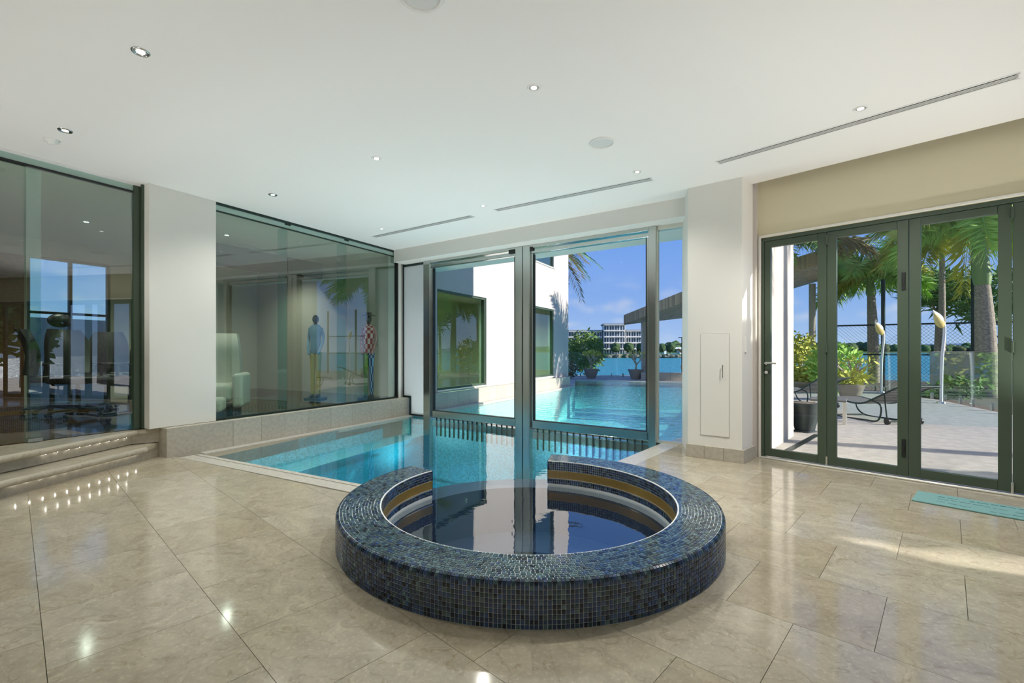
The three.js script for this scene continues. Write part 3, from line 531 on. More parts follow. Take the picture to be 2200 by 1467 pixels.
// ---------------------------------------------------------------- door wall: header, folding doors, track
const dx = (px, z = 0) => onWall(DW, px, z).s;
{
  const h = thing('wall_right', 'cream painted wall above the folding doors', 'wall', DW.o, DW.d, 0, null, 'structure');
  const W = 7.2, D0 = -0.12;
  part(h, 'header', [bx(-0.12, W, 2.485, HC + 0.35, D0 - 0.14, 0.0), bx(-0.12, -0.002, 0, 2.5, -0.26, 0.0)], M.beige);
  part(h, 'jamb_trim', [bx(-0.02, 0.0, 0.0, 2.5, 0.0, 0.02), bx(-0.02, 7.2, 2.49, 2.51, 0.0, 0.02)], M.white);
  part(h, 'pier', bx(7.16, W + 0.3, 0, 2.485, D0 - 0.14, 0), M.beige);
  const fr = thing('trim_2', 'dark green metal frame round the folding doors', 'trim', DW.o, DW.d, 0, null, 'structure');
  part(fr, 'frame', [rb(0, 0.03, 0, 2.485, -0.09, -0.005, 0.004), rb(0, 7.16, 2.445, 2.485, -0.09, -0.005, 0.004)], M.doorFrame);
  const tr = thing('door_track', 'pale aluminium floor track below the folding doors', 'track', DW.o, DW.d, 0, null, 'structure');
  part(tr, 'base', bx(0, 7.16, -0.03, 0.003, -0.10, 0.05), M.greyInside);
  for (const z of [-0.0, 0.022, 0.044]) part(tr, 'rail', rb(0, 7.16, 0.003, 0.014, z - 0.006, z + 0.006, 0.003), M.alu);
  const xs = [0.03, dx(1777, -0.03), dx(1953, -0.03), dx(2175, -0.03)]; for (let i = 0; i < 8; i++) xs.push(xs[xs.length - 1] + 0.66);
  const names = ['folding door leaf with lever handle next to the white column', 'folding door leaf with black bolts, second from the column', 'folding door leaf in front of the big palm trunk, third from the column', 'folding door leaf by the turquoise mat, fourth from the column', 'fifth folding door leaf from the column', 'sixth folding door leaf from the column', 'seventh folding door leaf from the column', 'last folding door leaf beside the open doorway'];
  for (let i = 0; i < 8; i++) {
    const a = xs[i], b = Math.min(xs[i + 1], 7.155), w = b - a - 0.004, st = 0.082, y0 = 0.022, y1 = 2.442;
    const d = thing('door_' + (i + 1), 'dark green framed glass ' + names[i], 'door', along(DW, a + 0.002), DW.d, 0, 'folding glass doors');
    d.userData.kind = 'structure';
    part(d, 'stile', rb(0, st * (i ? 1 : 0.75), y0, y1, -0.065, -0.015, 0.004), M.doorFrame);
    part(d, 'stile', rb(w - st, w, y0, y1, -0.065, -0.015, 0.004), M.doorFrame);
    part(d, 'bottom_rail', rb(st * 0.7, w - st, y0, y0 + 0.085, -0.063, -0.017, 0.004), M.doorFrame);
    part(d, 'top_rail', rb(st * 0.7, w - st, y1 - 0.07, y1, -0.063, -0.017, 0.004), M.doorFrame);
    part(d, 'glass_pane', new THREE.PlaneGeometry(w - st * 1.7, y1 - y0 - 0.15).translate(w / 2, (y0 + y1) / 2, -0.04), M.glassClear);
    if (i % 2 === 0) for (const y of [0.06, 1.24, 2.36]) part(d, 'hinge', bar([w + 0.002, y - 0.05, -0.008], [w + 0.002, y + 0.05, -0.008], 0.011, 12), y < 0.2 ? M.chrome : M.doorFrame);
    if (i === 0) {
      const hd = part(d, 'lever_handle', [rb(0.012, 0.032, 1.05, 1.085, -0.016, 0.0, 0.004), bar([0.022, 1.07, -0.01], [0.022, 1.07, 0.04], 0.009), tube([[0.022, 1.07, 0.04], [0.07, 1.072, 0.045], [0.13, 1.068, 0.042]], 0.01, 10)], M.chrome, 'silver lever handle');
      part(hd, 'lock', new THREE.CylinderGeometry(0.018, 0.018, 0.014, 20).rotateX(Math.PI / 2).translate(0.022, 0.965, -0.008), M.chrome);
    }
    if (i === 1) for (const y of [0.29, 1.865]) part(d, 'flush_bolt', [rb(w - 0.05, w - 0.02, y - 0.085, y + 0.085, -0.017, -0.006, 0.004), rb(w - 0.042, w - 0.028, y - 0.03, y + 0.03, -0.007, 0.0, 0.003)], M.black, 'black flush bolt');
  }
  // walls that close the room behind the camera
  const e = thing('wall_rear', 'plain cream walls closing the room behind the camera', 'wall', [0, 0], [1, 0], 0, null, 'structure');
  const seg = (a, b, t = 0.2) => { const d = unit([b[0] - a[0], b[1] - a[1]]), n = [d[1] * t, -d[0] * t]; return slab([a, b, [b[0] + n[0], b[1] + n[1]], [a[0] + n[0], a[1] + n[1]]].map((p) => p), -0.1, HC + 0.4); };
  const e0 = along(DW, 7.2, 0), p5 = [5.6, -3.6], p6 = [-5.2, -4.2], p7 = along(LW, -6.6, -0.2);
  part(e, 'wall', seg(e0, p5), M.white);
  part(e, 'wall', seg(p5, p6), M.white);
  part(e, 'wall', seg(p6, p7), M.white);
  // white garden wall standing out beside the doors
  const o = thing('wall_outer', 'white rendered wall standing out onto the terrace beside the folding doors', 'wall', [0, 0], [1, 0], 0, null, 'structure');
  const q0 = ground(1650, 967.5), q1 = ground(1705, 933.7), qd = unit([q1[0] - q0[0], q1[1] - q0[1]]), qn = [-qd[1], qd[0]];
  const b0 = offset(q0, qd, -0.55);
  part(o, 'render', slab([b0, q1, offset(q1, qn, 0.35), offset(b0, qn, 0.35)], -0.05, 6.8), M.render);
  const q2 = [5.02, 8.45]; part(o, 'return', slab([q1, q2, offset(q2, qn, 0.3), offset(q1, qn, 0.35)], -0.05, 6.8), M.render);  // hidden leg added behind the wall end to throw the house wall shadow
}

// ---------------------------------------------------------------- indoor pool basin, spa and water
{
  const b = thing('pool_basin', 'turquoise mosaic lined indoor pool with a shallow ledge', 'pool', [0, 0], [1, 0], 0, null, 'structure');
  const cx = (p) => p, c = [poolIn.reduce((s, p) => s + p[0], 0) / 4, poolIn.reduce((s, p) => s + p[1], 0) / 4];
  const ledge = 0.42, in1 = [offset(offset(poolA, poolN, ledge), LW.d.map((v, i) => [LW.d[1], -LW.d[0]][i]), 0.35), offset(offset(poolCorner, poolN, ledge), rightN, -0.4), offset(gateR, rightN, -0.42), offset(gateL, poolNearDir, 0.5)];
  const uvs = (g) => uvBox(g, 1.4);
  const spaCut = circle(SPA, SPA_R - 0.006, 48), outside = (p) => Math.hypot(p[0] - SPA[0], p[1] - SPA[1]) > SPA_R - 0.02;
  const wallOf = (pts, y0, y1, t = 0.1) => pts.flatMap((a, i) => { // walls along the outline, left out where the spa stands
    const q = pts[(i + 1) % pts.length], d = unit([q[0] - a[0], q[1] - a[1]]), n = [d[1], -d[0]], L = Math.hypot(q[0] - a[0], q[1] - a[1]), k = 24, out = [];
    let from = -1;
    for (let j = 0; j <= k; j++) { const on = j < k && outside(offset(a, d, L * (j + 0.5) / k)); if (on && from < 0) from = j; if (!on && from >= 0) { const p = offset(a, d, L * from / k), r = offset(a, d, L * j / k); out.push(slab([p, r, offset(r, n, t), offset(p, n, t)], y0, y1)); from = -1; } }
    return out;
  });
  part(b, 'ledge', prisms(minus(minus([ccw(poolIn)], ccw(in1)), spaCut), -0.46, -0.34, [0, 0], 1.4), M.poolWhite);
  part(b, 'basin_floor', prisms(minus([ccw(poolIn)], spaCut), -1.25, -1.2, [0, 0], 1.4), M.poolBlue);
  part(b, 'side_wall', wallOf(ccw(poolIn), -1.25, -0.02).map(uvs), M.poolWhite);
  part(b, 'ledge_riser', wallOf(ccw(in1), -1.22, -0.345, 0.03).map(uvs), M.poolBlue);
  const rc = [-0.55, 5.75];
  for (const [r0, r1, m] of [[1.05, 1.35, M.poolDark], [0.66, 0.72, M.poolPale], [0.28, 0.33, M.poolPale], [0.0, 0.25, M.poolDark]]) {
    const s = new THREE.Shape(); s.absarc(0, 0, r1, 0, Math.PI * 2); if (r0) { const h = new THREE.Path(); h.absarc(0, 0, r0, 0, Math.PI * 2, true); s.holes.push(h); }
    part(b, 'inlaid_ring', uvBox(new THREE.ExtrudeGeometry(s, { depth: 0.006, bevelEnabled: false, curveSegments: 48 }).rotateX(-Math.PI / 2).translate(rc[0], -1.2, -rc[1]), 1.4), m);
  }
}
{
  const spa = thing('spa_pool', 'raised round spa with dark blue mosaic rim, open towards the indoor pool', 'spa', SPA, [1, 0], 0);
  const R = SPA_R, RI = SPA_RI, H = SPA_H, rad = Math.PI / 180, a0 = GAP1 * rad, a1 = (GAP0 + 360) * rad, span = a1 - a0;
  // angle a: plan direction (cos a, sin a) with depth; local z = -depth
  const pol = (r, a, y) => [r * Math.cos(a), y, -r * Math.sin(a)];
  const ring = (r0, r1, s0, s1) => { const s = new THREE.Shape(); s.absarc(0, 0, r1, s0, s1, false); s.absarc(0, 0, r0, s1, s0, true); return s; };
  const core = new THREE.ExtrudeGeometry(ring(RI + 0.004, R - 0.004, a0 + 0.003, a1 - 0.003), { depth: H + 1.0 - 0.0225, bevelEnabled: false, curveSegments: 96 }).rotateX(-Math.PI / 2).translate(0, -1.0, 0);
  part(spa, 'grout_core', [core, new THREE.ExtrudeGeometry(ring(RI + 0.004, R - 0.0215, a0 + 0.003, a1 - 0.003), { depth: 0.02, bevelEnabled: false, curveSegments: 96 }).rotateX(-Math.PI / 2).translate(0, H - 0.024, 0)], M.grout);
  part(spa, 'weir', new THREE.ExtrudeGeometry(ring(RI, R, a1 - Math.PI * 2, a0), { depth: 0.96, bevelEnabled: false, curveSegments: 32 }).rotateX(-Math.PI / 2).translate(0, -1.0, 0), M.spaTile);
  part(spa, 'basin', [new THREE.CylinderGeometry(RI + 0.01, RI + 0.01, 0.05, 64).translate(0, -0.98, 0)], M.spaTile);
  part(spa, 'inner_lining', new THREE.CylinderGeometry(RI - 0.001, RI - 0.001, 0.9, 96, 1, true).translate(0, -0.51, 0), M.spaTile);
  const bench = new THREE.ExtrudeGeometry(ring(0.55, RI, 0, Math.PI * 2 - 0.001), { depth: 0.06, bevelEnabled: false, curveSegments: 64 }).rotateX(-Math.PI / 2).translate(0, -0.5, 0);
  part(spa, 'bench', bench, M.spaTile);
  part(spa, 'steel_trim', new THREE.ExtrudeGeometry(ring(RI - 0.006, RI + 0.006, a0, a1), { depth: 0.008, bevelEnabled: false, curveSegments: 96 }).rotateX(-Math.PI / 2).translate(0, 0.045, 0), M.chrome, 'pale steel strip below the gold band');

  const pal = [[0.038, 0.062, 0.125], [0.052, 0.090, 0.19], [0.042, 0.085, 0.11], [0.022, 0.030, 0.050], [0.11, 0.18, 0.215], [0.058, 0.11, 0.25], [0.085, 0.125, 0.145]];
  const mats = pal.map((c) => std(c, 0.16));
  // one tile: corners on (u, v) patch mapped by f(u, v, h)
  const tiles = [];
  function cell(f, u0, u1, v0, v1, ci) { tiles.push({ f, u0, u1, v0, v1, ci }); }
  const geoOf = (t, col) => {
    const h = 0.0035, e = 0.0009, q = (u, v, k) => t.f(u, v, k), du = (t.u1 - t.u0) * 0.06, dv = (t.v1 - t.v0) * 0.06;
    const B = [q(t.u0, t.v0, 0), q(t.u1, t.v0, 0), q(t.u1, t.v1, 0), q(t.u0, t.v1, 0)], T = [q(t.u0 + du, t.v0 + dv, h), q(t.u1 - du, t.v0 + dv, h), q(t.u1 - du, t.v1 - dv, h), q(t.u0 + du, t.v1 - dv, h)];
    const pos = []; const tri = (a, b, c) => pos.push(...a, ...b, ...c);
    tri(T[0], T[1], T[2]); tri(T[0], T[2], T[3]);
    for (let i = 0; i < 4; i++) { const j = (i + 1) % 4; tri(B[i], B[j], T[j]); tri(B[i], T[j], T[i]); }
    if (col) { const c = []; for (let i = 0; i < 30; i++) c.push(...col); return { pos, c }; }
    const g = new THREE.BufferGeometry(); g.setAttribute('position', new THREE.Float32BufferAttribute(pos, 3)); g.computeVertexNormals(); return g;
  };
  const pick = () => { const k = rnd(); return k < 0.26 ? 0 : k < 0.5 ? 1 : k < 0.66 ? 2 : k < 0.8 ? 3 : k < 0.86 ? 4 : k < 0.94 ? 5 : 6; };
  const pitch = 0.0198, jt = 0.0025;
  const fo = (u, v, k) => pol(R - 0.004 + k, u, v), ft = (u, v, k) => pol(v, u, H - 0.004 + k), fi = (u, v, k) => pol(RI + 0.004 - k, u, v);
  const nO = Math.round(span * R / pitch), da = span / nO, jo = jt / R / 2, rows = 9;
  const rp = (H - 0.020) / rows;
  for (let i = 0; i < nO; i++) for (let j = 0; j < rows; j++) cell(fo, a0 + i * da + jo, a0 + (i + 1) * da - jo, j * rp + jt / 2 + 0.002, (j + 1) * rp - jt / 2 + 0.002, pick());
  const fe = (u, v, k) => { const t = v * Math.PI / 2, c = 0.017; return pol(R - 0.004 - c + (c + k) * Math.cos(t), u, H - 0.004 - c + (c + k) * Math.sin(t)); };
  for (let i = 0; i < nO; i++) for (const [q0, q1] of [[0, 0.5], [0.5, 1]]) tiles.push({ f: fe, u0: a0 + i * da + jo, u1: a0 + (i + 1) * da - jo, v0: q0 + (q0 ? 0 : 0.03), v1: q1 - (q1 === 1 ? 0.03 : 0), ci: i % 7 === 0 ? 4 : (i * 5 + 1) % 4, edge: 1 });
  const rin = RI + 0.012, rout = R - 0.023, nr = 13, dr = (rout - rin) / nr;
  for (let j = 0; j < nr; j++) {                                 // rim: rings of little stones with uneven widths and offset joints
    const r = rin + (j + 0.5) * dr; let a = a0 + 0.004;
    while (a < a1 - 0.006) { const w = (0.014 + rnd() * 0.016) / r, b = Math.min(a1 - 0.004, a + w), q = rr(-0.0012, 0.0012); cell(ft, a + jt / r / 2, b - jt / r / 2, rin + j * dr + 0.0008 + q, rin + (j + 1) * dr - 0.0008 + q, rnd() < 0.35 ? 4 : rnd() < 0.5 ? 6 : pick()); a = b; }
  }
  const nI = Math.round(span * RI / pitch), di = span / nI, ji = jt / RI / 2;
  for (let i = 0; i < nI; i++) for (let j = 0; j < 4; j++) cell(fi, a0 + i * di + ji, a0 + (i + 1) * di - ji, 0.125 + j * 0.0195 + 0.001, 0.125 + (j + 1) * 0.0195 - 0.001, pick());
  for (let i = 0; i < nI; i++) for (let j = 0; j < 2; j++) cell(fi, a0 + i * di + ji, a0 + (i + 1) * di - ji, 0.004 + j * 0.0195, 0.0225 + j * 0.0195, pick());
  // ends of the rim
  for (const [ang, sg] of [[a0, 1], [a1, -1]]) {
    const fend = (u, v, k) => { const p = pol(u, ang, v); return [p[0] + sg * k * Math.sin(ang), p[1], p[2] + sg * k * Math.cos(ang)]; };
    for (let i = 0; i < 14; i++) for (let j = 0; j < 10; j++) tiles.push({ f: fend, u0: RI + i * 0.0197 + 0.001, u1: RI + (i + 1) * 0.0197 - 0.001, v0: 0.002 + j * 0.0208, v1: 0.002 + (j + 1) * 0.0208 - 0.002, ci: pick(), flip: sg > 0 });
  }
  const near = (t) => { const p = t.f((t.u0 + t.u1) / 2, (t.v0 + t.v1) / 2, 0); return t.f === fo ? Math.hypot(p[0] + SPA[0], SPA[1] - p[2]) : 99; };
  tiles.forEach((t) => (t.d = near(t)));
  const order = [...tiles].sort((a, b) => a.d - b.d), big = new Set(order.slice(0, 300));
  for (const t of order.slice(0, 300)) part(spa, 'tile', geoOf(t), mats[t.ci]);
  // gold band: very small pieces
  const fg = (u, v, k) => pol(RI + 0.004 - k, u, v), nG = Math.round(span * RI / 0.011), dg = span / nG;
  const pos = [], cc = [], gp = [];
  for (const t of tiles) if (!big.has(t)) { const j = rr(0.8, 1.3), g = geoOf(t, pal[t.ci].map((c) => c * j)); for (const v of g.pos) pos.push(v); for (const v of g.c) cc.push(v); }
  const mg = new THREE.BufferGeometry(); mg.setAttribute('position', new THREE.Float32BufferAttribute(pos, 3)); mg.setAttribute('color', new THREE.Float32BufferAttribute(cc, 3)); mg.computeVertexNormals();
  part(spa, 'mosaic', mg, std([1, 1, 1], 0.09, 0, { vertexColors: true, side: THREE.DoubleSide })).userData.kind = 'stuff';
  for (let i = 0; i < nG; i++) for (let j = 0; j < 6; j++) { const g = geoOf({ f: fg, u0: a0 + i * dg + 0.0006, u1: a0 + (i + 1) * dg - 0.0006, v0: 0.056 + j * 0.0113, v1: 0.056 + j * 0.0113 + 0.0103 }, [1, 1, 1]); for (const v of g.pos) gp.push(v); }
  const gg = new THREE.BufferGeometry(); gg.setAttribute('position', new THREE.Float32BufferAttribute(gp, 3)); gg.computeVertexNormals();
  const gb = part(spa, 'gold_mosaic_band', gg, M.gold, 'gold mosaic band inside the rim'); gb.userData.kind = 'stuff'; gb.material.side = THREE.DoubleSide;
}
// water: indoors still, outdoors with small ripples
const WY = -0.012;
const outPool = [gateL, along(LW, 3.9, 0.02), along(LW, 12.9, 0.02), [2.62, 19.3], [7.6, 17.9], [9.2, 17.4], [5.4, 9.3], [2.05, 6.17], gateR];
{
  const still = water([0.86, 0.99, 1.0], 0.0006, 1.8);
  // outline of pool and spa together: pool polygon outside the spa circle, plus the spa disc
  const pieces = minus([ccw([poolA, poolCorner, gateR, gateL])], circle(SPA, SPA_RI + 0.004, 64));
  const pos = [], uv = [];
  for (const P of pieces) { const p = ccw(P); for (let i = 1; i < p.length - 1; i++) for (const q of [p[0], p[i], p[i + 1]]) { pos.push(q[0], WY, -q[1]); uv.push(q[0] * 0.35, q[1] * 0.35); } }
  const sp = [], su = [];
  for (const [i] of Array.from({ length: 64 }, (_, k) => [k])) { const c = circle(SPA, SPA_RI + 0.004, 64), a = c[i], b = c[(i + 1) % 64]; for (const q of [SPA, a, b]) { sp.push(q[0], WY, -q[1]); su.push(q[0] * 0.35, q[1] * 0.35); } }
  const sgeo = new THREE.BufferGeometry(); sgeo.setAttribute('position', new THREE.Float32BufferAttribute(sp, 3)); sgeo.setAttribute('uv', new THREE.Float32BufferAttribute(su, 2)); sgeo.computeVertexNormals();
  single('spa_water', 'dark mirror still water inside the round spa', 'water', sgeo, water([0.92, 0.98, 1.0], 0.0004, 2.5), 'stuff');
  const g = new THREE.BufferGeometry(); g.setAttribute('position', new THREE.Float32BufferAttribute(pos, 3)); g.setAttribute('uv', new THREE.Float32BufferAttribute(uv, 2)); g.computeVertexNormals();
  single('pool_water', 'still clear turquoise water of the indoor pool', 'water', g, still, 'stuff');
  single('pool_water', 'rippled turquoise water of the outdoor pool beyond the gate', 'water', uvBox(flat(outPool, WY), 0.3), water([0.94, 0.99, 0.99], 0.012, 1.6), 'stuff');
  const b = thing('pool_basin', 'turquoise mosaic lined outdoor pool beyond the gate', 'pool', [0, 0], [1, 0], 0, null, 'structure');
  part(b, 'basin_floor', uvBox(slab(outPool.map((p) => p), -1.15, -1.1), 0.8), M.poolOut);
  const op = ccw(outPool);
  part(b, 'side_wall', op.map((a, i) => { const q = op[(i + 1) % op.length]; return [a, q]; }).filter(([a, q]) => !([a, q].every((p) => p === gateL || p === gateR))).map(([a, q]) => { const d = unit([q[0] - a[0], q[1] - a[1]]), n = [d[1], -d[0]]; return uvBox(slab([a, q, offset(q, n, 0.12), offset(a, n, 0.12)], -1.45, -0.02), 0.8); }), M.poolOut);
}

{ // lamps added in the pool floor to brighten the ceiling above
  const glow = new THREE.MeshStandardMaterial({ color: 0xffffff, emissive: lin(0.75, 0.95, 1), emissiveIntensity: 0.9 });
  for (const [X, Z, label, I] of [[-1.5, 7.55, 'added underwater lamp in the pool floor near the frosted panel', 18], [-0.55, 5.75, 'added underwater lamp in the middle of the inlaid pool rings', 9], [0.55, 6.35, 'added underwater lamp in the pool floor near the white column', 18], [-2.2, 5.6, 'added underwater lamp in the pool floor near the pier', 9]]) {
    const l = thing('added_pool_light', label, 'lamp', [X, Z], [1, 0], -1.2, 'underwater lamps added to brighten the ceiling');
    part(l, 'rim', lathe([[0.085, 0.006], [0.09, 0.014], [0.11, 0.012], [0.115, 0.006]], 28), M.chrome);
    part(l, 'lamp_lens', new THREE.CylinderGeometry(0.085, 0.085, 0.006, 28).translate(0, 0.009, 0), glow);
    const s = new THREE.SpotLight(lin(1, 0.90, 0.85), I * 0.85, 0, 1.0, 1, 2); s.name = 'added_pool_beam'; s.position.set(X, -1.17, -Z); s.target.position.set(X, HC, -Z); s.castShadow = true; s.shadow.radius = 5; scene.add(s, s.target);
  }
}

// ---------------------------------------------------------------- ceiling fittings
{
  const lampGlow = new THREE.MeshStandardMaterial({ color: 0xffffff, emissive: lin(1, 0.97, 0.9), emissiveIntensity: 3.2 });
  const lampDim = new THREE.MeshStandardMaterial({ color: 0xffffff, emissive: lin(1, 0.97, 0.9), emissiveIntensity: 0.8 });
  const down = (px, py, dark, lit, label, power = 5) => {
    const [X, Z] = over(px, py, HC), d = thing('downlight', label, 'lamp', [X, Z], [1, 0], HC, 'recessed ceiling downlights');
    part(d, 'trim_ring', lathe([[0.033, 0.004], [0.036, -0.006], [0.046, -0.008], [0.05, -0.002], [0.05, 0]], 28), dark ? M.steel : M.whitePaint);
    part(d, 'reflector', lathe([[0.0, -0.0006], [0.03, -0.0006], [0.034, -0.0015]], 24), dark && !lit ? M.doorDark : M.greyInside);
    part(d, 'lamp_face', new THREE.CylinderGeometry(0.024, 0.022, 0.004, 24).translate(0, -0.004, 0), lit ? lampGlow : lampDim);
    const s = new THREE.SpotLight(lin(1, 0.96, 0.89), power, 0, 1.2, 1, 2);  // beams also added to the fittings that are unlit, to brighten the room
    s.name = 'downlight_beam'; s.position.set(X, HC - 0.02, -Z); s.target.position.set(X, 0, -Z); s.castShadow = true; s.shadow.radius = 1; scene.add(s, s.target);
  };
  down(302, 111, true, true, 'brightly lit steel downlight in the ceiling over the left floor');
  down(140, 280, true, false, 'steel rimmed downlight beside the smoke detector');
  down(586, 418, true, false, 'steel rimmed downlight near the white pier');
  down(809, 340, false, true, 'lit white downlight above the indoor pool near edge');
  down(1147, 188, false, false, 'white downlight in the ceiling over the round spa');
  down(1849, 233, false, false, 'white downlight beside the longest air grille', 17);
  down(1369, 369, false, false, 'white downlight beside the middle air grille', 5);
  down(1038, 442, false, false, 'white downlight between the middle and shortest air grilles');
  down(820, 491, false, false, 'white downlight in the corner by the glass screen');
  const speaker = ([X, Z], r, label) => {
    const s = thing('ceiling_speaker', label, 'speaker', [X, Z], [1, 0], HC, 'round ceiling speakers');
    part(s, 'rim', lathe([[r * 0.86, -0.002], [r * 0.88, -0.012], [r * 0.97, -0.014], [r, -0.004], [r, 0]], 40), M.whitePaint);
    part(s, 'grille', lathe([[0, -0.003], [r * 0.86, -0.004]], 40), M.grille);
  };
  speaker(over(1293, 306, HC), 0.112, 'round white ceiling speaker between spa and middle air grille');
  speaker(over(904, -10, HC), 0.115, 'round white ceiling speaker cut by the top of the picture');
  const sm = thing('smoke_detector', 'small white smoke detector on the ceiling near the glass doors', 'detector', over(110, 300, HC), [1, 0], HC);
  part(sm, 'base', lathe([[0, -0.03], [0.03, -0.03], [0.05, -0.022], [0.055, 0]], 28), M.whitePaint);
  part(sm, 'sensor_cap', lathe([[0, -0.045], [0.022, -0.044], [0.028, -0.03]], 24), M.whitePaint);
  const grille = (a, b, w, label) => {
    const A = over(...a, HC), B = over(...b, HC), d = unit([B[0] - A[0], B[1] - A[1]]), L = Math.hypot(B[0] - A[0], B[1] - A[1]);
    const g = thing('air_grille', label, 'grille', A, d, HC, 'linear air grilles');
    part(g, 'backing', bx(0.01, L - 0.01, -0.0008, 0, -w / 2 + 0.01, w / 2 - 0.01), M.slot);
    part(g, 'flange', [bx(0, L, -0.003, 0, -w / 2 - 0.012, -w / 2 + 0.006), bx(0, L, -0.003, 0, w / 2 - 0.006, w / 2 + 0.012), bx(0, 0.02, -0.003, 0, -w / 2, w / 2), bx(L - 0.02, L, -0.003, 0, -w / 2, w / 2)], M.whitePaint);
    const n = 4, st = (w - 0.02) / n;
    for (let i = 1; i < n; i++) part(g, 'blade', bx(0.01, L - 0.01, -0.003, -0.001, -w / 2 + 0.01 + i * st - st * 0.24, -w / 2 + 0.01 + i * st + st * 0.24), M.whitePaint);
  };
  grille([1541, 350], [2193, 161], 0.095, 'longest linear air grille in the ceiling along the folding doors');
  grille([1064, 452], [1402, 384], 0.10, 'middle linear air grille in the ceiling in front of the pool gate');
  grille([802, 509], [1016, 464], 0.10, 'shortest linear air grille in the ceiling by the glass corner');
}
{ // uplighters added out of view beside and behind the camera to brighten the ceiling
  const glow = new THREE.MeshStandardMaterial({ color: 0xffffff, emissive: lin(1, 0.97, 0.92), emissiveIntensity: 2.5 });
  const up = (X, Z, tx, tz, I, label) => {
    const l = thing('added_uplighter', label, 'lamp', [X, Z], [1, 0], 0, 'unseen uplighters added to brighten the ceiling');
    part(l, 'foot', lathe([[0, 0], [0.16, 0], [0.16, 0.015], [0.03, 0.03], [0.02, 0.05]], 28), M.steel);
    part(l, 'stem', cyl(0.018, 0.018, 0.42, 0, 0.04, 0, 14), M.steel);
    part(l, 'bowl', lathe([[0.0, 0.36], [0.1, 0.37], [0.15, 0.42], [0.16, 0.54], [0.155, 0.54], [0.14, 0.42], [0.09, 0.385], [0, 0.38]], 32), M.darkMetal);
    part(l, 'lamp_disc', new THREE.CylinderGeometry(0.10, 0.09, 0.01, 28).translate(0, 0.395, 0), glow);
    const s = new THREE.SpotLight(lin(1, 0.975, 0.93), I, 0, 1.25, 1, 2);
    s.name = 'added_uplight_beam'; s.position.set(X, 0.475, -Z); s.target.position.set(tx, HC, -tz); s.castShadow = true; s.shadow.radius = 1.5; scene.add(s, s.target);
  };
  up(4.55, 2.9, 2.2, 5.4, 12, 'added unseen uplighter beside the off camera folding doors');
  up(-5.0, 2.6, -3.2, 5.4, 9.5, 'added unseen uplighter at the foot of the curved steps');
  up(3.3, -1.6, 1.6, 2.6, 13, 'added unseen uplighter in the rear corner by the doors');
  up(-3.4, -2.0, -1.6, 2.6, 11, 'added unseen uplighter in the rear corner by the lounge');
  up(2.2, 1.35, 0.9, 6.4, 9, 'added unseen uplighter between the camera and the folding doors');
  up(-2.3, 1.25, -0.9, 6.4, 7.5, 'added unseen uplighter between the camera and the curved steps');
}
{ // turquoise mat
  const a = ground(1958, 1076), b = ground(2330, 1143), c = ground(2000, 1053), d = unit([b[0] - a[0], b[1] - a[1]]);
  const m = thing('door_mat', 'turquoise woven mat with a darker printed wave at the folding doors', 'mat', a, d, 0);
  part(m, 'pile', uvBox(rb(0, 1.25, 0.001, 0.012, -0.36, 0.0, 0.004), 2), M.mat);
  const pr = [];
  for (let k = 0; k < 3; k++) { let px = 0.14; const z0 = -0.28 + k * 0.1; while (px < 1.12) { const L = rr(0.02, 0.07), z = z0 + 0.02 * Math.sin(px * 9 + k * 2), th = rr(0.006, k === 0 ? 0.022 : 0.012); if (rnd() < 0.8) pr.push(bx(px, px + L, 0.0118, 0.0124, z - th / 2, z + th / 2)); px += L + rr(0.004, 0.02); } }
  part(m, 'printed_wave', pr, M.matPrint).userData.kind = 'stuff';
}

